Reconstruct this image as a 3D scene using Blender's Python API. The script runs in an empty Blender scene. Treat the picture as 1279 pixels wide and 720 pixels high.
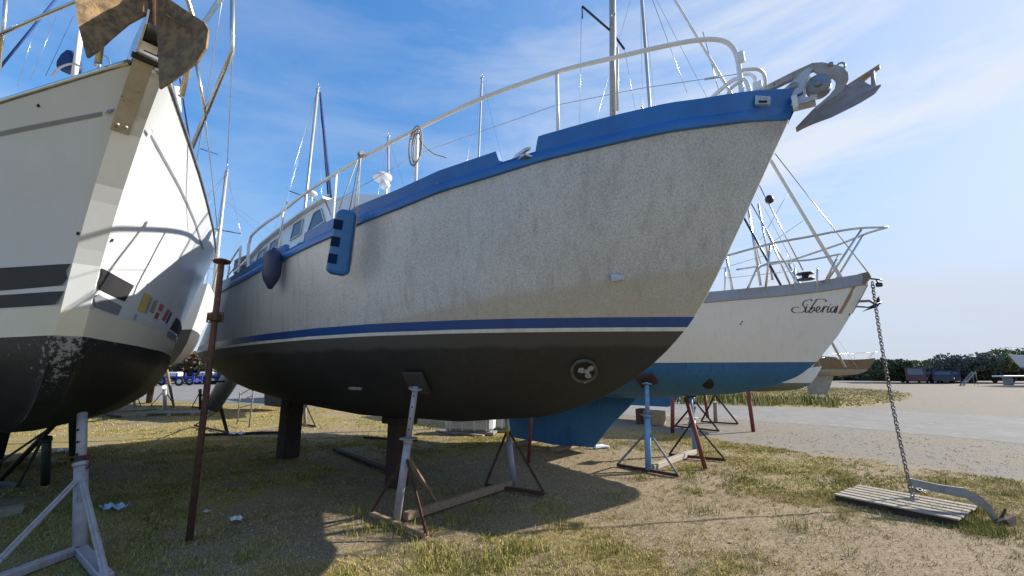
import bpy, math, random
import numpy as np
from mathutils import Vector, Matrix, noise
random.seed(7); rng = np.random.default_rng(7)
S = bpy.context.scene; COL = S.collection
R = math.radians

# ------------------------------------------------------------------ camera, sky, sun, exposure
FPX = 537.0; PITCH = R(10.8); CH = 1.6
cam_d = bpy.data.cameras.new('camera'); cam = bpy.data.objects.new('camera', cam_d); COL.objects.link(cam)
cam_d.sensor_width = 36; cam_d.lens = 36 * FPX / 1279; cam_d.clip_start = .05; cam_d.clip_end = 3000
cam.location = (0, 0, CH); cam.rotation_euler = (R(90) + PITCH, 0, 0)
S.camera = cam
SUN_AZ = 15.5; SUN_EL = 28.0
w = bpy.data.worlds.new("World"); S.world = w; w.use_nodes = True
nt = w.node_tree; nt.nodes.clear()
def N(t, **k):
    n = nt.nodes.new(t)
    for a, b in k.items(): setattr(n, a, b)
    return n
sky = N('ShaderNodeTexSky', sky_type='NISHITA', sun_disc=False)
sky.sun_elevation = R(SUN_EL); sky.sun_rotation = R(90 - SUN_AZ); sky.air_density = 1.0; sky.dust_density = .6; sky.ozone_density = 2.5
bg = N('ShaderNodeBackground'); bg.inputs['Strength'].default_value = .094
out = N('ShaderNodeOutputWorld')
tc = N('ShaderNodeTexCoord'); mp = N('ShaderNodeMapping')
mp.inputs['Rotation'].default_value = (R(8), R(24), R(20)); mp.inputs['Scale'].default_value = (1.0, 1.6, 4.6)
n1 = N('ShaderNodeTexNoise'); n1.inputs['Scale'].default_value = 1.7; n1.inputs['Detail'].default_value = 9; n1.inputs['Roughness'].default_value = .58
n1.inputs['Distortion'].default_value = .35
nt.links.new(tc.outputs['Generated'], mp.inputs[0]); nt.links.new(mp.outputs[0], n1.inputs['Vector'])
cr = N('ShaderNodeMapRange'); cr.inputs[1].default_value = .43; cr.inputs[2].default_value = .66; cr.inputs[3].default_value = 0; cr.inputs[4].default_value = .85
nt.links.new(n1.outputs[0], cr.inputs[0])
# thicker high haze towards the sun's side and low over the horizon
dot = N('ShaderNodeVectorMath', operation='DOT_PRODUCT'); dot.inputs[1].default_value = (.93, .36, -.05)
nt.links.new(tc.outputs['Generated'], dot.inputs[0])
hz = N('ShaderNodeMapRange'); hz.inputs[1].default_value = -.05; hz.inputs[2].default_value = .95; hz.inputs[3].default_value = .0; hz.inputs[4].default_value = .36
hz.interpolation_type = 'SMOOTHSTEP'
nt.links.new(dot.outputs['Value'], hz.inputs[0])
mx0 = N('ShaderNodeMath', operation='MULTIPLY_ADD'); mx0.inputs[1].default_value = 1.0
nt.links.new(cr.outputs[0], mx0.inputs[0])
sc = N('ShaderNodeMapRange'); sc.inputs[1].default_value = 0; sc.inputs[2].default_value = .8; sc.inputs[3].default_value = .22; sc.inputs[4].default_value = 1
nt.links.new(dot.outputs['Value'], sc.inputs[0])
nt.links.new(sc.outputs[0], mx0.inputs[1]); nt.links.new(hz.outputs[0], mx0.inputs[2])
cl = N('ShaderNodeMath', operation='MINIMUM'); cl.inputs[1].default_value = .92; nt.links.new(mx0.outputs[0], cl.inputs[0])
hs = N('ShaderNodeHueSaturation'); hs.inputs['Saturation'].default_value = 1.25; hs.inputs['Value'].default_value = 1.0
nt.links.new(sky.outputs[0], hs.inputs['Color'])
cmp1 = N('ShaderNodeVectorMath', operation='MULTIPLY_ADD'); cmp1.inputs[1].default_value = (.25, .25, .25); cmp1.inputs[2].default_value = (1, 1, 1)
cmp2 = N('ShaderNodeVectorMath', operation='DIVIDE'); cmp3 = N('ShaderNodeVectorMath', operation='MULTIPLY'); cmp3.inputs[1].default_value = (1.65, 1.92, 2.5)
nt.links.new(hs.outputs[0], cmp1.inputs[0]); nt.links.new(hs.outputs[0], cmp2.inputs[0]); nt.links.new(cmp1.outputs[0], cmp2.inputs[1]); nt.links.new(cmp2.outputs[0], cmp3.inputs[0])
mix = N('ShaderNodeMix', data_type='RGBA'); mix.inputs['B'].default_value = (4.4, 4.7, 5.2, 1)
nt.links.new(cl.outputs[0], mix.inputs['Factor']); nt.links.new(cmp3.outputs[0], mix.inputs['A'])
sep = N('ShaderNodeSeparateXYZ'); nt.links.new(tc.outputs['Generated'], sep.inputs[0])
hm = N('ShaderNodeMapRange'); hm.interpolation_type = 'SMOOTHSTEP'; hm.inputs[1].default_value = -.02; hm.inputs[2].default_value = .34; hm.inputs[3].default_value = .8; hm.inputs[4].default_value = 0
nt.links.new(sep.outputs[2], hm.inputs[0])
side_f = N('ShaderNodeMapRange'); side_f.inputs[1].default_value = -.6; side_f.inputs[2].default_value = .7; side_f.inputs[3].default_value = .55; side_f.inputs[4].default_value = 1; nt.links.new(dot.outputs['Value'], side_f.inputs[0])
hmm = N('ShaderNodeMath', operation='MULTIPLY'); nt.links.new(hm.outputs[0], hmm.inputs[0]); nt.links.new(side_f.outputs[0], hmm.inputs[1])
mixh = N('ShaderNodeMix', data_type='RGBA'); mixh.inputs['B'].default_value = (3.15, 3.5, 4.05, 1)
nt.links.new(hmm.outputs[0], mixh.inputs['Factor']); nt.links.new(mix.outputs['Result'], mixh.inputs['A'])
nt.links.new(mixh.outputs['Result'], bg.inputs['Color']); nt.links.new(bg.outputs[0], out.inputs[0])
sd = bpy.data.lights.new('sun', 'SUN'); sd.energy = 5.0; sd.angle = R(.55); sd.color = (1, .93, .83)
sun = bpy.data.objects.new('sun', sd); COL.objects.link(sun)
sv = Vector((math.cos(R(SUN_EL)) * math.cos(R(SUN_AZ)), math.cos(R(SUN_EL)) * math.sin(R(SUN_AZ)), math.sin(R(SUN_EL))))
sun.rotation_euler = sv.to_track_quat('Z', 'Y').to_euler(); sun.location = sv * 50
vs = S.view_settings; S.display_settings.display_device = 'sRGB'
vs.view_transform = 'Standard'; vs.look = 'None'; vs.exposure = .95; vs.gamma = 1; vs.use_curve_mapping = False

# ------------------------------------------------------------------ geometry helpers
cp_, sp_ = math.cos(PITCH), math.sin(PITCH)
def ray(u, v):
    r = (u - 639.5) / FPX; q = (360 - v) / FPX
    return Vector((r, cp_ - sp_ * q, sp_ + cp_ * q))
def at(u, v, Y):
    r = ray(u, v); return Vector((0, 0, CH)) + r * (Y / r.y)
def gp(u, v, z=0.0):
    r = ray(u, v); return Vector((0, 0, CH)) + r * ((z - CH) / r.z)

class Frame:
    """a boat's own axes: x forward, y to port, z up"""
    def __init__(s, c, hd):
        s.c = Vector((c[0], c[1], 0)); s.h = R(hd)
        s.d = Vector((math.cos(s.h), math.sin(s.h), 0)); s.n = Vector((-math.sin(s.h), math.cos(s.h), 0))
    def w(s, x, y, z): return s.c + s.d * x + s.n * y + Vector((0, 0, z))
    def l(s, p): q = p - s.c; return Vector((q.dot(s.d), q.dot(s.n), p.z))
    def pl(s, u, v, y=0.0):          # where a sight line meets the upright plane y of this boat
        r = ray(u, v); t = (s.c.dot(s.n) + y) / r.dot(s.n)
        return Vector((r.dot(s.d) * t - s.c.dot(s.d), y, CH + r.z * t))
    def atl(s, u, v, Y): return s.l(at(u, v, Y))

class MB:
    def __init__(s): s.v = []; s.f = []; s.m = []; s.s = []
    def add(s, vs_, fs, mi=0, sm=False):
        o = len(s.v); s.v += [tuple(p) for p in vs_]
        for f in fs: s.f.append([i + o for i in f]); s.m.append(mi); s.s.append(sm)
    def box(s, c, sz, rot=None, mi=0, bev=0.0):
        c = Vector(c); h = Vector(sz) / 2
        if bev > 0:
            b = min(bev, min(h) * .8); vs_ = []; idx = {}
            for ax in range(3):
                for sx in (-1, 1):
                    for sy in (-1, 1):
                        for sz_ in (-1, 1):
                            g = Vector((sx, sy, sz_)); p = Vector((g.x * (h.x - b), g.y * (h.y - b), g.z * (h.z - b)))
                            p[ax] = g[ax] * h[ax]; idx[(ax, sx, sy, sz_)] = len(vs_); vs_.append(p)
            fs = []
            for ax in range(3):
                o1, o2 = [a for a in range(3) if a != ax]
                for sg in (-1, 1):
                    q = []
                    for a, b_ in ((-1, -1), (1, -1), (1, 1), (-1, 1)):
                        g = [0, 0, 0]; g[ax] = sg; g[o1] = a; g[o2] = b_; q.append(idx[(ax, *g)])
                    fs.append(q)
            for ax in range(3):
                o1, o2 = [a for a in range(3) if a != ax]
                for a in (-1, 1):
                    for b_ in (-1, 1):
                        g0 = [0, 0, 0]; g0[ax] = -1; g0[o1] = a; g0[o2] = b_; g1 = list(g0); g1[ax] = 1
                        fs.append([idx[(o1, *g0)], idx[(o1, *g1)], idx[(o2, *g1)], idx[(o2, *g0)]])
            for sx in (-1, 1):
                for sy in (-1, 1):
                    for sz_ in (-1, 1): fs.append([idx[(a, sx, sy, sz_)] for a in range(3)])
        else:
            vs_ = [Vector((x * h.x, y * h.y, z * h.z)) for x in (-1, 1) for y in (-1, 1) for z in (-1, 1)]
            fs = [[0, 1, 3, 2], [4, 6, 7, 5], [0, 4, 5, 1], [2, 3, 7, 6], [0, 2, 6, 4], [1, 5, 7, 3]]
        if rot is not None: vs_ = [rot @ p for p in vs_]
        s.add([p + c for p in vs_], fs, mi)
    def bar(s, a, b, w_, h_, mi=0, bev=0.0, up=(0, 0, 1)):
        a = Vector(a); b = Vector(b); d = b - a; L = d.length; d.normalize(); u = Vector(up)
        if abs(d.dot(u)) > .98: u = Vector((0, 1, 0))
        y = u.cross(d).normalized(); z = d.cross(y)
        s.box((a + b) / 2, (L, w_, h_), Matrix((d, y, z)).transposed(), mi, bev)
    def tube(s, pts, r, n=10, mi=0, caps=True, closed=False, prof=None):
        P = [Vector(p) for p in pts]; m = len(P)
        rs = r if isinstance(r, (list, tuple)) else [r] * m
        T = []
        for i in range(m):
            a = P[(i - 1) % m] if (i > 0 or closed) else P[i]; b = P[(i + 1) % m] if (i < m - 1 or closed) else P[i]
            d = b - a; T.append(d.normalized() if d.length > 1e-9 else Vector((0, 0, 1)))
        u = Vector((0, 0, 1)) if abs(T[0].z) < .9 else Vector((1, 0, 0))
        x = (u - T[0] * u.dot(T[0])).normalized(); vs_ = []
        for i in range(m):
            x = (x - T[i] * x.dot(T[i])); x = x.normalized() if x.length > 1e-6 else T[i].orthogonal().normalized()
            y = T[i].cross(x)
            for k in range(n):
                a = 2 * math.pi * k / n; vs_.append(P[i] + (x * math.cos(a) + y * math.sin(a)) * rs[i])
        fs = []
        for i in range(m if closed else m - 1):
            for k in range(n):
                j = (i + 1) % m; fs.append([i * n + k, i * n + (k + 1) % n, j * n + (k + 1) % n, j * n + k])
        s.add(vs_, fs, mi, True)
        if caps and not closed:
            o = len(s.v) - len(vs_)
            s.f.append([o + k for k in range(n)][::-1]); s.m.append(mi); s.s.append(False)
            s.f.append([o + (m - 1) * n + k for k in range(n)]); s.m.append(mi); s.s.append(False)
    def lathe(s, c, axis, prof, n=20, mi=0, sm=True):     # prof: (radius, height along axis)
        c = Vector(c); a = Vector(axis).normalized(); x = a.orthogonal().normalized(); y = a.cross(x); vs_ = []
        for r_, h in prof:
            for k in range(n):
                t = 2 * math.pi * k / n; vs_.append(c + a * h + (x * math.cos(t) + y * math.sin(t)) * r_)
        fs = [[i * n + k, i * n + (k + 1) % n, (i + 1) * n + (k + 1) % n, (i + 1) * n + k] for i in range(len(prof) - 1) for k in range(n)]
        s.add(vs_, fs, mi, sm)
    def prism(s, poly, off, mi=0):       # closed slab: polygon (3D points) plus offset vector
        P = [Vector(p) for p in poly]; o = Vector(off); n = len(P)
        fs = [list(range(n))[::-1], [i + n for i in range(n)]] + [[i, (i + 1) % n, (i + 1) % n + n, i + n] for i in range(n)]
        s.add(P + [p + o for p in P], fs, mi)
    def build(s, name, mats, parent=None, loc=None):
        me = bpy.data.meshes.new(name); me.from_pydata(s.v, [], s.f)
        if not isinstance(mats, (list, tuple)): mats = [mats]
        for m in mats: me.materials.append(m)
        me.polygons.foreach_set('material_index', s.m); me.polygons.foreach_set('use_smooth', s.s)
        me.update(); o = bpy.data.objects.new(name, me); COL.objects.link(o)
        bm_fix(me)
        if parent is not None: o.parent = parent
        if loc is not None: o.location = loc
        return o
import bmesh
def bm_fix(me):
    bm = bmesh.new(); bm.from_mesh(me); bmesh.ops.recalc_face_normals(bm, faces=bm.faces); bm.to_mesh(me); bm.free()
def tag(o, label=None, cat=None, group=None, kind=None):
    if label: o['label'] = label
    if cat: o['category'] = cat
    if group: o['group'] = group
    if kind: o['kind'] = kind
    return o
def empty(name, loc, rz=0, label=None, cat=None, group=None):
    o = bpy.data.objects.new(name, None); o.empty_display_size = .2; COL.objects.link(o); o.location = loc; o.rotation_euler.z = rz
    return tag(o, label, cat, group)
def copy_tree(o, parent=None):
    c = o.copy(); COL.objects.link(c)
    if parent is not None: c.parent = parent
    for ch in list(o.children): copy_tree(ch, c)
    return c
def spline(pts, n=6):
    P = [Vector(p) for p in pts]; o = []
    for i in range(len(P) - 1):
        p0 = P[max(i - 1, 0)]; p1 = P[i]; p2 = P[i + 1]; p3 = P[min(i + 2, len(P) - 1)]
        for k in range(n):
            t = k / n; o.append(.5 * ((2 * p1) + (p2 - p0) * t + (2 * p0 - 5 * p1 + 4 * p2 - p3) * t * t + (3 * p1 - p0 - 3 * p2 + p3) * t ** 3))
    return o + [P[-1]]
def itp(x, T): return float(np.interp(x, [a for a, b in T], [b for a, b in T]))

# ------------------------------------------------------------------ materials
MATS = {}
def mat(name, c, alt=None, scale=6, rough=.6, metal=0.0, bump=0.0, bscale=80, stretch=(1, 1, 1), spots=None, sscale=14, sthr=.62, contrast=1.0, spec=.5, streak=None):
    m = bpy.data.materials.new(name); m.use_nodes = True; t = m.node_tree; L = t.links
    b = t.nodes['Principled BSDF']; b.inputs['Roughness'].default_value = rough; b.inputs['Metallic'].default_value = metal
    b.inputs['Specular IOR Level'].default_value = spec
    co = t.nodes.new('ShaderNodeTexCoord'); mp = t.nodes.new('ShaderNodeMapping'); mp.inputs['Scale'].default_value = stretch
    L.new(co.outputs['Object'], mp.inputs[0])
    def noise_(sc, det=6, rgh=.6):
        n = t.nodes.new('ShaderNodeTexNoise'); n.inputs['Scale'].default_value = sc; n.inputs['Detail'].default_value = det; n.inputs['Roughness'].default_value = rgh
        L.new(mp.outputs[0], n.inputs['Vector']); return n
    def mr(src, a, b_, lo=0, hi=1):
        q = t.nodes.new('ShaderNodeMapRange'); q.inputs[1].default_value = a; q.inputs[2].default_value = b_; q.inputs[3].default_value = lo; q.inputs[4].default_value = hi
        L.new(src, q.inputs[0]); return q.outputs[0]
    def mx(fac, A, B):
        q = t.nodes.new('ShaderNodeMix'); q.data_type = 'RGBA'; L.new(fac, q.inputs['Factor'])
        for nm, X in (('A', A), ('B', B)):
            if isinstance(X, tuple): q.inputs[nm].default_value = (*X, 1)
            else: L.new(X, q.inputs[nm])
        return q.outputs['Result']
    if alt is None: alt = tuple(x * .72 for x in c)
    n = noise_(scale); h = .18 / contrast
    colr = mx(mr(n.outputs[0], .5 - h, .5 + h), c, alt)
    if streak:
        mp2 = t.nodes.new('ShaderNodeMapping'); mp2.inputs['Scale'].default_value = (9, 9, .7); L.new(co.outputs['Object'], mp2.inputs[0])
        ns = t.nodes.new('ShaderNodeTexNoise'); ns.inputs['Scale'].default_value = 2.2; ns.inputs['Detail'].default_value = 5; L.new(mp2.outputs[0], ns.inputs['Vector'])
        colr = mx(mr(ns.outputs[0], .52, .75, 0, streak[1]), colr, streak[0])
    if spots:
        n2 = noise_(sscale, 8, .7); colr = mx(mr(n2.outputs[0], sthr, sthr + .05), colr, spots)
        L.new(mr(n2.outputs[0], sthr, sthr + .05, rough, min(1, rough + .25)), b.inputs['Roughness'])
    L.new(colr, b.inputs['Base Color'])
    if bump:
        nb = noise_(bscale, 4); bp = t.nodes.new('ShaderNodeBump'); bp.inputs['Strength'].default_value = bump; bp.inputs['Distance'].default_value = .01
        L.new(nb.outputs[0], bp.inputs['Height']); L.new(bp.outputs[0], b.inputs['Normal'])
    m['h'] = 1; MATS[name] = m
    m_nodes[name] = (t, b, mx, mr, mp, co, colr)
    return m
m_nodes = {}

# bare aluminium: fine oxide speckle, rolled-plate mottling, brown tide stain low at the bow
alu = mat('raw_aluminium', (.56, .59, .635), (.48, .505, .54), scale=1.5, rough=.48, metal=.3, bump=.12, bscale=160)
t, b, mx, mr, mp, co, colr = m_nodes['raw_aluminium']; L = t.links
vo = t.nodes.new('ShaderNodeTexNoise'); vo.inputs['Scale'].default_value = 75; vo.inputs['Detail'].default_value = 5; vo.inputs['Roughness'].default_value = .75; L.new(co.outputs['Object'], vo.inputs['Vector'])
nn = t.nodes.new('ShaderNodeTexNoise'); nn.inputs['Scale'].default_value = 1.1; nn.inputs['Detail'].default_value = 3; L.new(co.outputs['Object'], nn.inputs['Vector'])
ad = t.nodes.new('ShaderNodeMath'); ad.operation = 'MULTIPLY_ADD'; ad.inputs[1].default_value = .12; L.new(nn.outputs[0], ad.inputs[0]); L.new(vo.outputs[0], ad.inputs[2])
c1 = mx(mr(ad.outputs[0], .50, .68, 0, .6), colr, (.19, .19, .195))
mps = t.nodes.new('ShaderNodeMapping'); mps.inputs['Scale'].default_value = (7, 7, .55); L.new(co.outputs['Object'], mps.inputs[0])
nst = t.nodes.new('ShaderNodeTexNoise'); nst.inputs['Scale'].default_value = 2.0; nst.inputs['Detail'].default_value = 6; nst.inputs['Roughness'].default_value = .6; L.new(mps.outputs[0], nst.inputs['Vector'])
c1 = mx(mr(nst.outputs[0], .5, .72, 0, .4), c1, (.24, .24, .245))
sx = t.nodes.new('ShaderNodeSeparateXYZ'); L.new(co.outputs['Object'], sx.inputs[0])
nw = t.nodes.new('ShaderNodeTexNoise'); nw.inputs['Scale'].default_value = 1.3; nw.inputs['Detail'].default_value = 4; L.new(co.outputs['Object'], nw.inputs['Vector'])
# tide mark: stain climbs from z 2.05 amidships to 2.45 at the bow
m1 = t.nodes.new('ShaderNodeMath'); m1.operation = 'MULTIPLY_ADD'; m1.inputs[1].default_value = .135; m1.inputs[2].default_value = 2.10; L.new(sx.outputs[0], m1.inputs[0])
m2 = t.nodes.new('ShaderNodeMath'); m2.operation = 'SUBTRACT'; L.new(m1.outputs[0], m2.inputs[0]); L.new(sx.outputs[2], m2.inputs[1])
m3 = t.nodes.new('ShaderNodeMath'); m3.operation = 'MULTIPLY_ADD'; m3.inputs[1].default_value = .09; m3.inputs[2].default_value = -.045; L.new(nw.outputs[0], m3.inputs[0])
m4 = t.nodes.new('ShaderNodeMath'); m4.operation = 'ADD'; L.new(m2.outputs[0], m4.inputs[0]); L.new(m3.outputs[0], m4.inputs[1])
c2 = mx(mr(m4.outputs[0], -.01, .05, 0, .42), c1, (.36, .31, .21))
L.new(c2, b.inputs['Base Color'])

def worn(name, c, alt, **k): return mat(name, c, alt, **k)
blue_paint = mat('blue_paint', (.02, .15, .47), (.014, .11, .37), scale=3.5, rough=.35, spots=(.10, .30, .52), sscale=7, sthr=.66, bump=.05, bscale=20)
stripe_blue = mat('stripe_blue', (.006, .06, .25), (.005, .045, .19), scale=3, rough=.3)
stripe_white = mat('stripe_white', (.62, .63, .62), (.5, .5, .48), scale=6, rough=.4, streak=((.35, .33, .3), .5))
black_bottom = mat('black_antifouling', (.010, .0125, .016), (.018, .021, .025), scale=1.6, rough=.62, bump=.15, bscale=60, spots=(.06, .06, .06), sscale=24, sthr=.73, streak=((.030, .031, .033), .5))
t, b, mx, mr, mp, co, colr = m_nodes['black_antifouling']; L = t.links
sx = t.nodes.new('ShaderNodeSeparateXYZ'); L.new(co.outputs['Object'], sx.inputs[0])
nw = t.nodes.new('ShaderNodeTexNoise'); nw.inputs['Scale'].default_value = 2.2; nw.inputs['Detail'].default_value = 5; L.new(co.outputs['Object'], nw.inputs['Vector'])
m3 = t.nodes.new('ShaderNodeMath'); m3.operation = 'MULTIPLY_ADD'; m3.inputs[1].default_value = .12; L.new(nw.outputs[0], m3.inputs[0]); L.new(sx.outputs[2], m3.inputs[2])
L.new(mx(mr(m3.outputs[0], 1.86, 1.90, 0, .7), colr, (.065, .062, .058)), b.inputs['Base Color'])
white_gel = mat('white_gelcoat', (.70, .70, .69), (.65, .65, .63), scale=1.3, rough=.22, streak=((.55, .52, .42), .35))
cream_gel = mat('cream_gelcoat', (.60, .63, .65), (.55, .575, .59), scale=1.1, rough=.25, streak=((.58, .56, .50), .25), spots=(.5, .46, .38), sscale=11, sthr=.76)
yellowed = mat('yellowed_gelcoat', (.64, .60, .46), (.7, .67, .57), scale=2.4, rough=.3, spots=(.35, .30, .2), sscale=12, sthr=.7)
black_worn = mat('worn_black_antifouling', (.011, .012, .014), (.026, .026, .028), scale=2.5, rough=.5, spots=(.42, .42, .38), sscale=7, sthr=.72, bump=.2, bscale=30)
t, b, mx, mr, mp, co, colr = m_nodes['worn_black_antifouling']; L = t.links     # paint scraped off in flakes along the waterline and down the stem
sx = t.nodes.new('ShaderNodeSeparateXYZ'); L.new(co.outputs['Object'], sx.inputs[0])
nw = t.nodes.new('ShaderNodeTexNoise'); nw.inputs['Scale'].default_value = 22; nw.inputs['Detail'].default_value = 9; nw.inputs['Roughness'].default_value = .75; L.new(co.outputs['Object'], nw.inputs['Vector'])
def m_(op, A_, B_):
    q = t.nodes.new('ShaderNodeMath'); q.operation = op
    for i, X in enumerate((A_, B_)):
        if isinstance(X, (int, float)): q.inputs[i].default_value = X
        else: L.new(X, q.inputs[i])
    return q.outputs[0]
za_ = mr(sx.outputs[2], 1.45, 1.86, 0, .085); ya_ = mr(m_('ABSOLUTE', sx.outputs[1], 0), .0, .22, .15, 0); xa_ = mr(sx.outputs[0], -2.1, -1.6, 0, 1)
sm_ = m_('ADD', m_('ADD', nw.outputs[0], za_), m_('MULTIPLY', ya_, xa_))
L.new(mx(mr(sm_, .68, .71), colr, (.24, .25, .24)), b.inputs['Base Color'])
boot_black = mat('black_boot_stripe', (.012, .013, .015), (.022, .022, .024), scale=4, rough=.6, spots=(.3, .3, .28), sscale=30, sthr=.72)
cove_grey = mat('grey_stripe', (.21, .22, .25), (.17, .18, .2), rough=.4)
sib_blue = mat('blue_antifouling', (.025, .135, .30), (.018, .10, .235), scale=1.8, rough=.7, streak=((.008, .05, .10), .6), bump=.1, bscale=40)
toe_grey = mat('grey_toe_rail', (.30, .32, .36), (.25, .27, .31), scale=3, rough=.5, streak=((.2, .2, .22), .5))
white_paint = mat('white_enamel', (.76, .77, .76), (.68, .68, .66), scale=5, rough=.3, spots=(.45, .38, .3), sscale=20, sthr=.74)
steel = mat('stainless_steel', (.62, .61, .58), (.48, .46, .42), scale=9, rough=.25, metal=.9)
mast_alu = mat('mast_aluminium', (.55, .55, .54), (.45, .45, .44), scale=3, rough=.4, metal=.5)
galv = mat('galvanised_steel', (.30, .31, .32), (.22, .22, .22), scale=12, rough=.55, metal=.35, spots=(.20, .11, .06), sscale=18, sthr=.6, bump=.2)
rust = mat('rusty_steel', (.10, .045, .024), (.045, .024, .016), scale=10, rough=.85, bump=.5, bscale=90, spots=(.22, .11, .05), sscale=25, sthr=.6)
rust_red = mat('red_oxide_paint', (.22, .05, .035), (.12, .035, .03), scale=12, rough=.7, bump=.3, spots=(.09, .04, .03), sscale=22, sthr=.6)
rust_dark = mat('dark_rusty_steel', (.06, .03, .022), (.035, .022, .018), scale=10, rough=.85, bump=.4, spots=(.11, .05, .03), sscale=20, sthr=.62)
anchor_brown = mat('corroded_anchor_steel', (.25, .165, .075), (.11, .075, .04), scale=16, contrast=1.8, rough=.75, metal=.15, bump=.6, bscale=60, spots=(.26, .17, .07), sscale=22, sthr=.58)
anchor_grey = mat('weathered_anchor_steel', (.40, .37, .34), (.30, .26, .22), scale=11, rough=.6, metal=.3, bump=.3, spots=(.20, .12, .08), sscale=16, sthr=.6)
stand_grey = mat('pale_grey_stand_paint', (.36, .37, .42), (.27, .27, .31), scale=14, rough=.5, bump=.2, spots=(.22, .11, .06), sscale=16, sthr=.63)
stand_white = mat('chipped_white_stand_paint', (.40, .385, .40), (.30, .28, .29), scale=10, rough=.55, bump=.2, spots=(.13, .09, .07), sscale=20, sthr=.62)
stand_blue = mat('light_blue_stand_paint', (.12, .30, .55), (.16, .33, .56), scale=14, rough=.5, bump=.2, spots=(.25, .2, .18), sscale=20, sthr=.66)
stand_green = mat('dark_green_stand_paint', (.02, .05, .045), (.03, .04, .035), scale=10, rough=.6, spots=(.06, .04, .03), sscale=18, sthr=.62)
yellow = mat('yellow_tape', (.62, .50, .05), (.5, .4, .05), rough=.5)
wood = mat('weathered_timber', (.34, .24, .15), (.22, .15, .09), scale=7, rough=.85, bump=.5, bscale=40, stretch=(1, 6, 6), contrast=1.3, spots=(.12, .08, .05), sscale=9, sthr=.62)
wood_grey = mat('silvered_timber', (.36, .32, .26), (.24, .21, .17), scale=8, rough=.9, bump=.5, bscale=50, stretch=(1, 7, 7), contrast=1.3)
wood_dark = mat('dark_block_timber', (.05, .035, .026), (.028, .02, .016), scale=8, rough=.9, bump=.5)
rubber = mat('black_rubber', (.012, .012, .013), rough=.6)
dark_plastic = mat('dark_plastic', (.02, .02, .022), rough=.35)
navy = mat('navy_fender_vinyl', (.012, .02, .07), (.02, .03, .09), scale=8, rough=.5)
fender_blue = mat('blue_fender_plastic', (.018, .14, .38), (.014, .10, .30), scale=6, rough=.38, spots=(.07, .18, .42), sscale=12, sthr=.66)
foothold_shade = mat('foothold_shade_blue', (.004, .022, .075), rough=.85, spec=.1)  # shade inside the foothold openings, painted as flat dark blue
rope = mat('pale_rope', (.42, .40, .34), (.3, .28, .24), scale=60, rough=.9, bump=.6, bscale=200)
rope_blue = mat('blue_rope', (.03, .07, .25), (.02, .05, .16), scale=50, rough=.9)
glass = mat('tinted_window_glass', (.035, .05, .085), (.05, .07, .11), scale=1.5, rough=.06, spec=.9)
canvas = mat('tan_canvas', (.16, .11, .07), (.1, .07, .05), rough=.9, bump=.4)
canvas_blue = mat('blue_canvas', (.015, .05, .2), (.01, .03, .12), rough=.8, bump=.4)
deck_m = mat('deck_paint', (.5, .5, .47), rough=.6)
plastic_white = mat('white_plastic', (.66, .68, .72), (.56, .58, .62), rough=.4)
plastic_blue = mat('light_blue_plastic', (.36, .52, .66), (.28, .42, .58), rough=.5)
tank_m = mat('translucent_white_tank', (.50, .53, .55), (.40, .43, .44), rough=.4)
ink = mat('navy_lettering', (.012, .015, .05), (.012, .015, .05), rough=.4)
bronze = mat('bronze', (.35, .33, .30), (.2, .2, .18), rough=.35, metal=.8)
darkhole = mat('tunnel_black', (.008, .008, .009), rough=.8)

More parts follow.
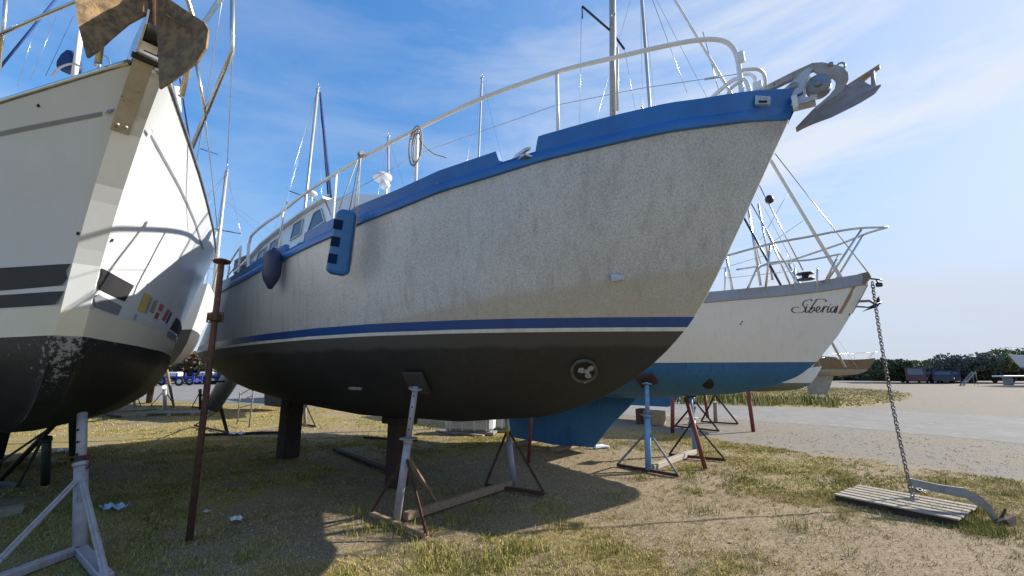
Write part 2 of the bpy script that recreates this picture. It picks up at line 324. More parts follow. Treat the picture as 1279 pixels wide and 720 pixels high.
# ------------------------------------------------------------------ hull lofting
def loft(sp, mats_bands):
    """sp: xs_sh, xs_wl, stem [(x,z)] from forefoot up, bsh/bwl [(u,b)], zsh [(u,z)], zwl, keel [(u,z)], stripes [abs offsets above zwl], nb, rnd, stemw"""
    nu = sp.get('nu', 44); U = [1 - (1 - i / nu) ** 1.35 for i in range(nu + 1)]
    stem = sp['stem']; zs_ = [p[1] for p in stem]; xs_ = [p[0] for p in stem]
    sx = lambda z: float(np.interp(z, zs_, xs_))
    zwl = sp['zwl']; sw = sp.get('stemw', .008); rows = []; bands = []
    nbot = 12
    for j in range(nbot):
        g = (j / nbot) ** 1.3; row = []
        for u in U:
            zb = itp(u, sp['keel']); z = zb + (zwl - zb) * g; zE = itp(1, sp['keel']); zE = zE + (zwl - zE) * g
            xs = sp['xs_wl'] + (1 - g) * sp.get('run', 1.2); xe = sx(zE); x = xs + (xe - xs) * u
            p = itp(u, sp['rnd']); hb = (1 - (1 - g) ** p) ** (1 / p) if g < 1 else 1
            bw = itp(u, sp['bwl']); y = max(sw + .01 * (1 - u), bw * hb) if u < 1 else sw
            if j == 0: y = sw
            row.append((x, y, z))
        rows.append(row); bands.append(0)
    offs = [0.0] + sp.get('stripes', [])
    nt_ = sp.get('ntop', 10); o1 = offs[-1]
    specs = [('a', o) for o in offs] + [('f', (k + 1) / nt_) for k in range(nt_)]
    for ki, (kd, val) in enumerate(specs):
        row = []
        for u in U:
            H = itp(u, sp['zsh']) - zwl; off = val if kd == 'a' else o1 + (H - o1) * val
            HE = itp(1, sp['zsh']) - zwl; offE = val if kd == 'a' else o1 + (HE - o1) * val
            k = off / H; zE = zwl + offE
            HS = itp(0, sp['zsh']) - zwl; kS = (val if kd == 'a' else o1 + (HS - o1) * val) / HS
            xs = sp['xs_wl'] + (sp['xs_sh'] - sp['xs_wl']) * kS; xe = sx(zE); x = xs + (xe - xs) * u
            fl = itp(u, sp['flare']) if 'flare' in sp else 1.0
            bw = itp(u, sp['bwl']); bs = itp(u, sp['bsh']); y = bw + (bs - bw) * k ** fl
            row.append((x, max(y, sw) if u < 1 else sw, zwl + off))
        rows.append(row); bands.append(min(ki + 1, len(offs)) if kd == 'a' else len(offs))
    if 'trim' in sp:
        tk, tx0 = sp['trim']; rows = [[(x, y, z + tk * (x - tx0) * (1 if z <= zwl else max(0, 1 - (z - zwl) / (itp(U[j], sp['zsh']) - zwl)))) for j, (x, y, z) in enumerate(row)] for row in rows]
    # bands[i] = material band of the strip ABOVE row i
    mb = MB(); n = len(U); R_ = len(rows); V = []
    def capq(f, b_):
        k0 = len(V); V.extend([V[i] for i in f]); mb.f.append([k0, k0 + 1, k0 + 2, k0 + 3]); mb.m.append(b_); mb.s.append(False)
    for sgn in (1, -1):
        for row in rows: V += [(x, y * sgn, z) for x, y, z in row]
    top = len(offs)
    def band(i):
        if i < nbot: return 0
        return min(i - nbot + 1, top)
    for sg in (0, 1):
        o = sg * R_ * n
        for i in range(R_ - 1):
            fs = [[o + i * n + j, o + i * n + j + 1, o + (i + 1) * n + j + 1, o + (i + 1) * n + j] for j in range(n - 1)]
            for f in fs: mb.f.append(f); mb.m.append(band(i)); mb.s.append(True)
    o = R_ * n; sf = sp.get('stem_mat')
    for i in range(R_ - 1):   # transom and stem faces
        capq([i * n, (i + 1) * n, o + (i + 1) * n, o + i * n], band(i))
        capq([i * n + n - 1, (i + 1) * n + n - 1, o + (i + 1) * n + n - 1, o + i * n + n - 1], band(i))
    for j in range(n - 1):    # keel strip, deck
        capq([j, j + 1, o + j + 1, o + j], 0)
        k = (R_ - 1) * n; capq([k + j, k + j + 1, o + k + j + 1, o + k + j], top + 1)
    mb.v = V
    return mb, rows
def norm(T, xs, xe): return [((x - xs) / (xe - xs), b) for x, b in T]
def surf(rows, x, z):        # half breadth of a lofted hull at (x, z)
    best = []; x = max(rows[-1][0][0] + .3, min(x, rows[-1][-1][0] - .01))
    for row in rows:
        X = [p[0] for p in row]
        if X[0] <= x <= X[-1]:
            best.append((float(np.interp(x, X, [p[2] for p in row])), float(np.interp(x, X, [p[1] for p in row]))))
    best.sort(); return float(np.interp(z, [a for a, _ in best], [c for _, c in best]))

exec_order = []
# ================================================================== GROUND
def ridged(x, y, s, o=0): return noise.fractal(Vector((x * s + o, y * s - o, o)), 1.0, 2.0, 4)
ROAD_N = [(-90, 46), (-40, 31), (-19, 24.5), (-6, 19.6), (2, 16.9), (6.96, 14.9), (9.1, 13.3), (11.3, 10.2), (13.0, 6.5), (14.5, 0), (16, -12)]
ROAD_F = [(-90, 74), (-40, 55), (-19, 41), (-6, 30), (2, 24.5), (9, 20.5), (13.3, 19.0), (18, 15.6), (21.5, 10), (24, 0), (26, -12)]
GR_N = [(-90, 44), (-19, 23.6), (0, 15.5), (3.2, 12.6), (5.0, 10.4), (5.9, 8.8), (7.6, 6.8), (9.6, 4.0), (11, 0), (12, -12)]
def side(poly, x, y):        # >0 beyond the line
    bd = 1e9; sg = 1
    for (ax, ay), (bx, by) in zip(poly[:-1], poly[1:]):
        dx, dy = bx - ax, by - ay; t_ = max(0, min(1, ((x - ax) * dx + (y - ay) * dy) / (dx * dx + dy * dy)))
        px, py = ax + t_ * dx, ay + t_ * dy; d = math.hypot(x - px, y - py)
        if d < bd: bd = d; sg = 1 if (dx * (y - ay) - dy * (x - ax)) > 0 else -1
    return bd * sg
def g_grass(x, y):           # 0 bare sand .. 1 grass
    a = ridged(x, y, .55, 3.1); b_ = ridged(x, y, 2.1, 9.7)
    v = .68 + .62 * a + .55 * b_ + .25 * ridged(x, y, 6, 4)
    # worn bare soil between and under the hulls, bare patch by the ground anchor, vehicle tracks at the left
    for cx, cy, r, k in ((.6, 7.2, 1.9, .95), (-1.6, 5.4, .9, .8), (-.6, 6.6, 1.0, .6), (-1.7, 4.4, .7, .6), (4.0, 4.2, 1.2, .95), (1.6, 5.2, .6, .5), (2.6, 4.2, .5, .35), (2.2, 8.9, 1.4, .4), (-2.2, 6.8, 1.1, .35), (-4.5, 9.5, 1.3, .25), (3.0, 5.6, .5, .4), (5.6, 4.2, .6, .6)):
        v -= k * math.exp(-((x - cx) ** 2 + (y - cy) ** 2) / (r * r))
    return max(0, min(1, v))
def g_gravel(x, y):
    d = side(GR_N, x, y) + .25 * ridged(x, y, 1.3, 5) ; v = max(0, min(1, .5 + d * 1.6))
    # a grassy island between road and car park on the right
    if y > 17:
        e = ((x - .66 * y) / (3 + .13 * y)) ** 2 + ((y - 30) / 11.0) ** 2
        v *= max(0, min(1, (e - .8) * 2.0))
        if x < 8 and side(ROAD_F, x, y) > 1: v *= .45
    return v
def axis(a, b, c, d, fine, mid):
    out = [-600, -300, -150, -90, -60]
    x = -40.0
    while x < 60:
        out.append(x); x += fine if c <= x < d else (mid if a <= x < b else 2.0)
    return out + [60, 80, 110, 150, 300, 600, 1200]
XS = axis(-14, 20, -5.5, 8.5, .14, .5)
YS = [-60, -30, -12] + [y for y in axis(-3, 30, 3.0, 11.0, .14, .5) if y > -3]
gv = []; ga = []; gb = []
for y in YS:
    for x in XS:
        gg = g_gravel(x, y); fade = 1 - gg
        z = (.018 * ridged(x, y, 1.1) + .008 * ridged(x, y, 5)) * fade if abs(x) < 30 and y < 30 else 0
        gv.append((x, y, z - .01)); ga.append(gg); gb.append(g_grass(x, y))
nx = len(XS); gf = [[j * nx + i, j * nx + i + 1, (j + 1) * nx + i + 1, (j + 1) * nx + i] for j in range(len(YS) - 1) for i in range(nx - 1)]
me = bpy.data.meshes.new('ground'); me.from_pydata(gv, [], gf); me.update()
a1 = me.attributes.new('gravel', 'FLOAT', 'POINT'); a1.data.foreach_set('value', ga)
a2 = me.attributes.new('grassy', 'FLOAT', 'POINT'); a2.data.foreach_set('value', gb)
me.polygons.foreach_set('use_smooth', [True] * len(gf))
ground = bpy.data.objects.new('ground', me); COL.objects.link(ground); tag(ground, kind='structure')
gm = mat('ground_soil', (.25, .19, .12), (.34, .27, .185), scale=1.4, rough=.95, spec=.2)
t, b, mx, mr, mp, co, colr = m_nodes['ground_soil']; L = t.links
def nz(sc, det=6, r=.65):
    n = t.nodes.new('ShaderNodeTexNoise'); n.inputs['Scale'].default_value = sc; n.inputs['Detail'].default_value = det; n.inputs['Roughness'].default_value = r
    L.new(co.outputs['Object'], n.inputs['Vector']); return n.outputs[0]
def att(nm):
    a = t.nodes.new('ShaderNodeAttribute'); a.attribute_name = nm; return a.outputs['Fac']
def mth(op, A, B):
    q = t.nodes.new('ShaderNodeMath'); q.operation = op
    for i, X in enumerate((A, B)):
        if isinstance(X, (int, float)): q.inputs[i].default_value = X
        else: L.new(X, q.inputs[i])
    return q.outputs[0]
fine = nz(34, 8, .75); mid = nz(5, 6); big = nz(.45, 7, .7)
nf2 = nz(60, 10, .85)
soil = mx(mr(fine, .40, .60), colr, (.12, .085, .05))
soil = mx(mr(nz(70, 8, .85), .52, .57, 0, .85), soil, (.42, .34, .22))
soil = mx(mr(nz(24, 8, .85), .50, .58, 0, .6), soil, (.13, .11, .05))
grasscol = mx(mr(mid, .40, .60), (.19, .15, .04), (.09, .09, .022))
grasscol = mx(mr(fine, .40, .60), grasscol, (.30, .23, .10))
gmask = mth('ADD', att('grassy'), mth('MULTIPLY', mth('SUBTRACT', fine, .5), 1.6))
gmask = mr(gmask, .42, .72)
c_ = mx(gmask, soil, grasscol)
vor = t.nodes.new('ShaderNodeTexVoronoi'); vor.inputs['Scale'].default_value = 26; L.new(co.outputs['Object'], vor.inputs['Vector'])
vor2 = t.nodes.new('ShaderNodeTexVoronoi'); vor2.inputs['Scale'].default_value = 9; L.new(co.outputs['Object'], vor2.inputs['Vector'])
grv = mx(mr(nf2, .42, .58), (.075, .065, .05), (.29, .26, .205))
grv = mx(mr(nz(22, 6, .8), .60, .66, 0, .7), grv, (.40, .37, .31))
grv = mx(mr(nz(14, 8, .85), .46, .58, 0, .75), grv, (.12, .10, .075))
grv = mx(mr(nz(28, 8, .85), .54, .60, 0, .7), grv, (.42, .385, .32))
grv = mx(mr(nz(3, 6, .7), .45, .62, 0, .55), grv, (.24, .195, .135))
grv = mx(mr(big, .42, .62, 0, .7), grv, (.18, .17, .15))
kmask = mth('ADD', att('gravel'), mth('MULTIPLY', mth('SUBTRACT', nz(6, 8, .75), .5), 1.5))
c_ = mx(mr(kmask, .42, .60), c_, grv)
L.new(c_, b.inputs['Base Color'])
bp = t.nodes.new('ShaderNodeBump'); bp.inputs['Strength'].default_value = .6; bp.inputs['Distance'].default_value = .014
L.new(mth('ADD', nf2, mth('MULTIPLY', mid, .8)), bp.inputs['Height']); L.new(bp.outputs[0], b.inputs['Normal'])
me.materials.append(gm)

# road sheet with crumbly edges
road_m = mat('worn_asphalt', (.165, .165, .16), (.21, .20, .185), scale=.9, rough=.95, bump=.8, bscale=30, spots=(.25, .235, .205), sscale=2.2, sthr=.56, spec=.2)
def resample(P, step=.5):
    o = []
    for (ax, ay), (bx, by) in zip(P[:-1], P[1:]):
        n = max(1, int(math.hypot(bx - ax, by - ay) / step)); o += [(ax + (bx - ax) * k / n, ay + (by - ay) * k / n) for k in range(n)]
    return o + [P[-1]]
def smooth2(P, it=3):
    for _ in range(it):
        P = [P[0]] + [q for a, c in zip(P[:-1], P[1:]) for q in ((a[0] * .75 + c[0] * .25, a[1] * .75 + c[1] * .25), (a[0] * .25 + c[0] * .75, a[1] * .25 + c[1] * .75))] + [P[-1]]
    return P
def strip(name, A, B, z, m, jit=.12, n=300):
    A = smooth2(A); B = smooth2(B); mb = MB()
    def samp(P, n):
        d = [0]
        for p, q in zip(P[:-1], P[1:]): d.append(d[-1] + math.hypot(q[0] - p[0], q[1] - p[1]))
        return [(float(np.interp(s, d, [p[0] for p in P])), float(np.interp(s, d, [p[1] for p in P]))) for s in np.linspace(0, d[-1], n)]
    a = samp(A, n); c = samp(B, n); V = []; k = 6
    for i, ((ax, ay), (bx, by)) in enumerate(zip(a, c)):
        dx, dy = bx - ax, by - ay; l_ = math.hypot(dx, dy); dx /= l_; dy /= l_
        ja = jit * ridged(ax, ay, 1.2, 2) + .35 * jit * ridged(ax, ay, 6, 4); jb = 3 * jit * ridged(bx, by, .5, 2) + jit * ridged(bx, by, 3, 4)
        for j in range(k + 1):
            f = j / k; q = ja * (1 - f) + jb * f; V.append((ax + (bx - ax) * f + dx * q, ay + (by - ay) * f + dy * q, z))
    mb.add(V, [[i * (k + 1) + j, (i + 1) * (k + 1) + j, (i + 1) * (k + 1) + j + 1, i * (k + 1) + j + 1] for i in range(n - 1) for j in range(k)])
    return mb.build(name, m)
tag(strip('road', ROAD_N, ROAD_F, -.006, road_m, jit=.32, n=1400), kind='structure')
# pale concrete apron across the yard on the left, behind the hulls

# ================================================================== MAIN BOAT
A = Frame((-.6, 5.66), -38.0)
XA0, XA1 = -5.7, 3.76
bshA = [(-5.7, 1.05), (-5.2, 1.22), (-4, 1.45), (-2.5, 1.62), (-1, 1.68), (0, 1.62), (1, 1.43), (2, 1.11), (2.6, .83), (3, .62), (3.5, .28), (3.78, .02)]
bwlA = [(-6.9, .98), (-6.5, 1.06), (-5.5, 1.24), (-4, 1.42), (-2.5, 1.55), (-1, 1.57), (0, 1.45), (1, 1.12), (1.6, .82), (2.2, .45), (2.83, .01)]
zA = [(-5.7, 3.05), (-5, 3.0), (-4, 2.955), (-3, 2.955), (-2, 2.985), (-1, 3.045), (-.5, 3.095), (0, 3.15), (.5, 3.22), (1, 3.30), (1.5, 3.37), (2, 3.445), (2.5, 3.52), (3, 3.595), (3.4, 3.645), (3.78, 3.70)]
stemA = [(1.25, 1.10), (1.6, 1.2), (1.99, 1.36), (2.3, 1.53), (2.57, 1.75), (2.72, 1.9), (2.83, 2.02), (2.95, 2.19), (3.13, 2.5), (3.36, 2.93), (3.58, 3.35), (3.77, 3.705), (3.9, 3.93)]
spA = dict(xs_sh=-5.7, xs_wl=-6.9, run=.9, stem=stemA, bsh=norm(bshA, -5.7, 3.78), bwl=norm(bwlA, -6.9, 2.83), zsh=norm(zA, -5.7, 3.78), zwl=1.95,
           keel=norm([(-5.5, 1.42), (-4.4, 1.12), (-3, 1.0), (-1.5, .93), (0, .95), (1.25, 1.10)], -5.5, 1.25), stripes=[.035, .125], ntop=9,
           rnd=[(0, 2.0), (.6, 1.9), (.85, 1.6), (1, 1.3)], flare=[(0, .8), (.6, .8), (.85, 1.0), (1, 1.0)], stemw=.008)
TA = empty('motor_sailer', A.c, A.h, 'bare aluminium motor sailer with blue bulwark, black bottom and white deck rail', 'boat', 'boats laid up ashore')
mbA, rowsA = loft(spA, None)
hullA = mbA.build('hull', [black_bottom, stripe_white, stripe_blue, alu, deck_m], TA)
def zdeckA(x): return itp(x, zA)
def bA(x): return itp(x, bshA)
# bulwark: folded blue plate, stepped down at the two mooring gaps
def btopA(x):
    T = [(-5.7, 3.26), (-5, 3.20), (-4, 3.12), (-3, 3.13), (-2, 3.175), (-1.1, 3.235), (-.6, 3.28), (0, 3.35), (.5, 3.42), (1, 3.51), (1.5, 3.59), (2, 3.675), (2.4, 3.75), (2.9, 3.83), (3.3, 3.88), (3.8, 3.93)]
    return itp(x, T)
GAPS = [(1.6, 1.93), (-1.62, -1.12)]
def gapf(x):
    f = 1
    for a, c in GAPS: f = min(f, max(0, min(1, (a - x) / .03 if x < (a + c) / 2 else (x - c) / .03)))
    return f
mb = MB(); xsA = sorted(set([round(x, 3) for x in np.linspace(-5.7, 3.72, 150)] + [g + d for ab in GAPS for g in ab for d in (-.035, -.02, -.001, .001, .02, .035)] + [3.76]))
for sg in (-1, 1):
    V = []; nq = 8
    for x in xsA:
        z0 = zdeckA(x); f = gapf(x); z1 = z0 + .10 + (btopA(x) - z0 - .10) * f; bb = bA(x)
        lean = .02 * (z1 - z0) / .2
        ex = min(1, (3.8 - x) / .25)
        pr = [(bb + .004, z0 - .012), (bb + .028, z0 - .008), (bb + .036, z0 + .03), (bb + .030, z0 + .068), (bb + .012, z0 + .085), (bb + .012 + lean, z1 - .006), (bb + lean - .004, z1 + .004), (bb - .03, z1), (bb - .045, z0 - .005)]
        tpf = min(1, (3.80 - x) / .45); rk = max(0, (x - 3.2) / .56) * .55
        V += [(x + rk * (z - z0), sg * max(.004, bb + (y - bb) * (tpf if y > bb else 1)), z) for y, z in pr]
    nq = 9
    mb.add(V, [[i * nq + k, i * nq + (k + 1) % nq, (i + 1) * nq + (k + 1) % nq, (i + 1) * nq + k] for i in range(len(xsA) - 1) for k in range(nq)], 0, False)
bul = mb.build('bulwark', blue_paint, TA)
mb = MB(); mb.prism([(-5.68, -1.04, 3.03), (-5.68, 1.04, 3.03), (-5.68, 1.04, 3.26), (-5.68, -1.04, 3.26)], (.04, 0, 0)); mb.build('transom_bulwark', blue_paint, TA)
# stem head plate cap, fairlead plate
mb = MB(); p = [A.pl(880 + a * .2778, 40 + c * .2778, -.30) for a, c in ((228, 286), (296, 290), (294, 325), (226, 325))]
mb.prism(p, (0, .03, 0)); mb.tube([A.pl(948, 127, -.305), A.pl(958, 127, -.305)], .008, 8, 1); mb.build('fairlead', [alu, darkhole], TA)
# rails
RP = [(-3.29, 1.47, 3.04), (-3.5, 1.44, 3.5), (-3.47, 1.44, 3.66), (-3.35, 1.46, 3.72), (-2.75, 1.53, 3.75), (-2.15, 1.56, 3.78), (-1.31, 1.61, 3.86), (-.19, 1.57, 3.97), (.63, 1.45, 4.09), (1.36, 1.27, 4.23), (2.07, 1.02, 4.34), (2.58, .77, 4.41), (2.96, .58, 4.455), (3.19, .44, 4.485), (3.34, .34, 4.48), (3.43, .29, 4.41), (3.47, .26, 4.26), (3.47, .26, 3.88)]
for sg in (-1, 1):
    mb = MB(); mb.tube([(x, sg * y, z) for x, y, z in [tuple(q) for q in spline(RP, 5)]], .021, 12); rl = mb.build('deck_rail', white_paint, TA)
    for (x, y, z) in ((2.09, 1.02, 3.62), (.64, 1.45, 3.38), (-.66, 1.6, 3.22), (-2.06, 1.57, 3.12)):
        zt = float(np.interp(x, [q[0] for q in RP[4:15]], [q[2] for q in RP[4:15]])); mb = MB()
        mb.tube([(x, sg * y, z), (x, sg * y, zt)], .017, 10); mb.box((x, sg * y, z + .015), (.09, .05, .03), bev=.006); mb.build('stanchion', white_paint, TA)
    wr = MB(); wr.tube([(-.66, sg * 1.6, 3.55), (.64, sg * 1.45, 3.80), (2.07, sg * 1.02, 4.00), (2.75, sg * .69, 4.06), (3.46, sg * .26, 4.13)], .0035, 5)
    wr.tube([(3.22, sg * .40, 4.105), (3.34, sg * .33, 4.12)], .010, 8); wr.build('lifeline', steel, TA)
mb = MB(); mb.tube([tuple(q) for q in spline([(3.47, -.26, 4.16), (3.6, -.16, 4.17), (3.63, 0, 4.18), (3.6, .16, 4.17), (3.47, .26, 4.16)], 6)], .016, 10)
mb.tube([tuple(q) for q in spline([A.pl(908, 121, -.28), A.pl(912, 112, -.28), A.pl(920, 105, -.28), A.pl(928, 100, -.27)], 4)], .014, 8)
mb.tube([tuple(q) for q in spline([A.pl(927, 93, -.12), A.pl(937, 93, -.1), A.pl(943, 99, -.1), A.pl(947, 118, -.1)], 5)], .015, 10)
mb.box(A.pl(946, 108, -.12), (.07, .03, .09), bev=.006); mb.box(A.pl(925, 72, -.27), (.06, .05, .10), bev=.008)
mb.build('bow_rail_hoop', white_paint, TA)
# aft side rail
for sg in (-1, 1):
    mb = MB(); mb.tube([tuple(q) for q in spline([(-4.95, sg * 1.22, 3.1), (-4.9, sg * 1.22, 3.45), (-4.7, sg * 1.26, 3.56), (-4.1, sg * 1.36, 3.66), (-4.0, sg * 1.38, 3.60), (-3.98, sg * 1.38, 3.1)], 5)], .017, 9)
    mb.tube([(-4.92, sg * 1.22, 3.3), (-3.99, sg * 1.38, 3.38)], .012, 8); mb.build('stern_rail', white_paint, TA)
# cabin
yc = 1.0
prof = [(-5.1, 3.0), (-5.05, 3.40), (-4.64, 3.55), (-4.05, 3.78), (-3.46, 3.90), (-2.66, 4.03), (-2.05, 4.10), (-1.80, 3.78), (-1.55, 3.70), (-.8, 3.66), (-.35, 3.55), (-.1, 3.0)]
mb = MB(); mb.prism([(x, -yc, z) for x, z in prof], (0, 2 * yc, 0)); cab = mb.build('cabin', white_paint, TA)
mb = MB(); rp = [(-5.12, 3.42), (-4.64, 3.57), (-4.05, 3.80), (-3.46, 3.92), (-2.66, 4.05), (-1.98, 4.125)]
for (xa, za), (xb, zb_) in zip(rp[:-1], rp[1:]):
    V = []
    for x, z in ((xa, za), (xb, zb_)):
        for y, dz in ((-1.07, -.012), (-1.07, .02), (-.6, .06), (0, .075), (.6, .06), (1.07, .02), (1.07, -.012)): V.append((x, y, z + dz))
    mb.add(V, [[k, k + 1, k + 8, k + 7] for k in range(6)] + [[0, 7, 13, 6], list(range(7)), [7 + k for k in range(7)][::-1]])
roof = mb.build('roof', white_paint, TA)
# low rounded coachroof forward with handrail line
mb = MB(); mb.prism([A.pl(407, 250, -1.0) + Vector((.0, 0, 0)), A.pl(441, 243, -1.0), A.pl(474, 243, -1.0), A.pl(497, 246, -1.0), (-.1, -1.0, 3.5), (-1.6, -1.0, 3.5), A.pl(415, 272, -1.0)], (0, 1.9, 0)); mb.build('coachroof', cream_gel, TA)
WIN = [[(-2.32, 3.97), (-2.12, 3.99), (-1.99, 3.77), (-2.46, 3.70)], [(-2.94, 3.92), (-2.67, 3.95), (-2.70, 3.72), (-3.02, 3.68)], [(-3.74, 3.75), (-3.50, 3.79), (-3.54, 3.63), (-3.80, 3.58)], [(-4.19, 3.66), (-3.93, 3.71), (-4.03, 3.56), (-4.27, 3.52)], [(-4.66, 3.50), (-4.45, 3.55), (-4.5, 3.42), (-4.7, 3.38)]]
for q in WIN:
    for sg in (-1, 1):
        cx = sum(p[0] for p in q) / 4; cz = sum(p[1] for p in q) / 4
        mb = MB(); o_ = [(cx + (x - cx) * 1.13, cz + (z - cz) * 1.13) for x, z in q]
        P = [(x, sg * 1.004, z) for x, z in o_] + [(x, sg * 1.004, z) for x, z in q] + [(x, sg * 1.022, z) for x, z in o_] + [(x, sg * 1.022, z) for x, z in q]
        mb.add(P, [[8 + k, 8 + (k + 1) % 4, 12 + (k + 1) % 4, 12 + k] for k in range(4)] + [[k, (k + 1) % 4, 8 + (k + 1) % 4, 8 + k] for k in range(4)] + [[4 + k, 4 + (k + 1) % 4, 12 + (k + 1) % 4, 12 + k] for k in range(4)])
        fr = mb.build('window', mast_alu, TA)
        mb = MB(); mb.prism([(x, sg * 1.006, z) for x, z in q], (0, sg * .006, 0)); mb.build('pane', glass, fr)
# handrail on roof edge
mb = MB(); mb.tube([(x, -.98, z + .07) for x, z in rp], .010, 8)
for x, z in rp[1:-1]: mb.tube([(x, -.98, z + .0), (x, -.98, z + .07)], .008, 6)
mb.build('handrail', steel, TA)
# radar / satellite domes on a short pole
q = A.pl(485, 238, -.3); pz = A.pl(474, 222, -.3); mb = MB()
cx = (pz.x + q.x) / 2 - .05
mb.lathe((cx, -.3, pz.z - .02), (0, 0, 1), [(.0, -.045), (.13, -.045), (.15, -.02), (.15, .02), (.10, .055), (0, .06)], 20)
mb.lathe((cx + .08, -.3, pz.z - .17), (0, 0, 1), [(0, -.05), (.07, -.05), (.085, 0), (.06, .05), (0, .06)], 18)
mb.build('radar_dome', plastic_white, TA)
mb = MB(); mb.tube([(cx + .1, -.28, 3.8), (cx + .1, -.28, pz.z - .18)], .02, 8); mb.tube([(cx, -.3, pz.z - .15), (cx, -.3, pz.z - .04)], .02, 8); mb.build('radar_pole', white_paint, TA)
q = A.pl(390, 242, -.95); mb = MB(); mb.lathe(q, (0, 0, 1), [(0, -.03), (.07, -.03), (.08, 0), (.05, .035), (0, .04)], 16); mb.tube([q - Vector((0, 0, .03)), q - Vector((0, 0, .14))], .014, 8); mb.build('navigation_lamp', plastic_white, TA)
mb = MB(); mb.box((-5.0, -.5, 3.55), (.5, 1.1, .35), bev=.05); mb.box((-4.95, .3, 3.5), (.4, .6, .25), bev=.04); mb.build('folded_sail_cover', canvas, TA)
# cleats in the bulwark gaps
for (x, y, z) in ((1.76, -1.14, 3.47), (-1.37, -1.58, 3.10), (1.76, 1.14, 3.47), (-1.37, 1.58, 3.10)):
    mb = MB(); rz = Matrix.Rotation(R(-18 if y < 0 else 18), 3, 'Z') if x > 0 else Matrix.Identity(3)
    mb.box((x, y, z + .012), (.30, .12, .02), rz, bev=.005)
    for dx in (-.055, .055): mb.tube([Vector((x, y, z)) + rz @ Vector((dx, 0, .02)), Vector((x, y, z)) + rz @ Vector((dx, 0, .085))], .018, 10)
    mb.tube([Vector((x, y, z)) + rz @ Vector(p) for p in ((-.14, 0, .09), (-.07, 0, .1), (.07, 0, .1), (.14, 0, .09))], [.014, .022, .022, .014], 10)
    mb.build('mooring_cleat', steel, TA)
# hull fittings: bow thruster tunnel with propeller
def surfA(x, z): return -surf(rowsA, x, z)
def hullframe(fs, x, z):
    y = fs(x, z); px = Vector((x + .08, fs(x + .08, z), z)) - Vector((x - .08, fs(x - .08, z), z)); pz_ = Vector((x, fs(x, z + .06), z + .06)) - Vector((x, fs(x, z - .06), z - .06))
    nrm = px.cross(pz_).normalized()
    if nrm.y > 0: nrm = -nrm
    return Vector((x, y, z)), px.normalized(), nrm
def find(fs, F_, u, v):      # point of this hull's starboard skin on a sight line
    y = -1.0
    for _ in range(30):
        q = F_.pl(u, v, y); y = .5 * y + .5 * fs(min(q.x, 3.7), q.z)
    return F_.pl(u, v, y)
q = find(surfA, A, 729, 463); c, tx, nr = hullframe(surfA, q.x, q.z)
mb = MB(); ov = []
tz = nr.cross(tx).normalized()
def ell(rx, rz, off, n=28, c=c, tx=tx, tz=tz, nr=nr): return [c + tx * (math.cos(2 * math.pi * k / n) * rx) + tz * (math.sin(2 * math.pi * k / n) * rz) + nr * off for k in range(n)]
rings = [ell(.132, .150, .006), ell(.132, .150, .020), ell(.108, .124, .022), ell(.102, .118, .010)]
V = [p for r_ in rings for p in r_]; n = 28
mb.add(V, [[i * n + k, i * n + (k + 1) % n, (i + 1) * n + (k + 1) % n, (i + 1) * n + k] for i in range(3) for k in range(n)], 0, True)
thr = mb.build('bow_thruster_ring', mat('scuffed_thruster_ring', (.03, .032, .033), (.09, .09, .09), scale=9, rough=.6, spots=(.28, .28, .27), sscale=14, sthr=.60), TA)
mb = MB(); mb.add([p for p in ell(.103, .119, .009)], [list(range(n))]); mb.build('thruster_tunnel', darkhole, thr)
mb = MB(); pc = c + nr * .012 + tx * .028 - tz * .0
for k in range(3):
    a = k * 2.094 + .9; dr = tx * math.cos(a) + tz * math.sin(a); sd_ = nr.cross(dr)
    mb.prism([pc + dr * .012 - sd_ * .012, pc + dr * .045 - sd_ * .040, pc + dr * .082 - sd_ * .026, pc + dr * .086 + sd_ * .012, pc + dr * .05 + sd_ * .022, pc + dr * .02 + sd_ * .010], nr * .008 + sd_ * .004)
mb.lathe(pc, nr, [(.026, -.012), (.026, .012), (.014, .03), (0, .034)], 14)
mb.build('thruster_propeller', mat('grey_propeller', (.34, .36, .36), (.16, .17, .17), scale=30, rough=.5), thr)
# exhaust scoop on topside, anode
q = find(surfA, A, 771, 346); c, tx, nr = hullframe(surfA, q.x, q.z); mb = MB()
mb.prism([c + tx * -.06 + nr * .0 + Vector((0, 0, .035)), c + tx * .05 + Vector((0, 0, .02)), c + tx * .05 + Vector((0, 0, -.02)), c - tx * .06 + Vector((0, 0, -.035))], nr * .03); mb.build('discharge_scoop', alu, TA)
for (u, v) in ((445, 484),):
    q = find(surfA, A, u, v); c, tx, nr = hullframe(surfA, q.x, q.z); mb = MB()
    mb.bar(c - tx * .10 + nr * .018, c + tx * .10 + nr * .018, .05, .035, bev=.012); mb.build('anode', galv, TA)
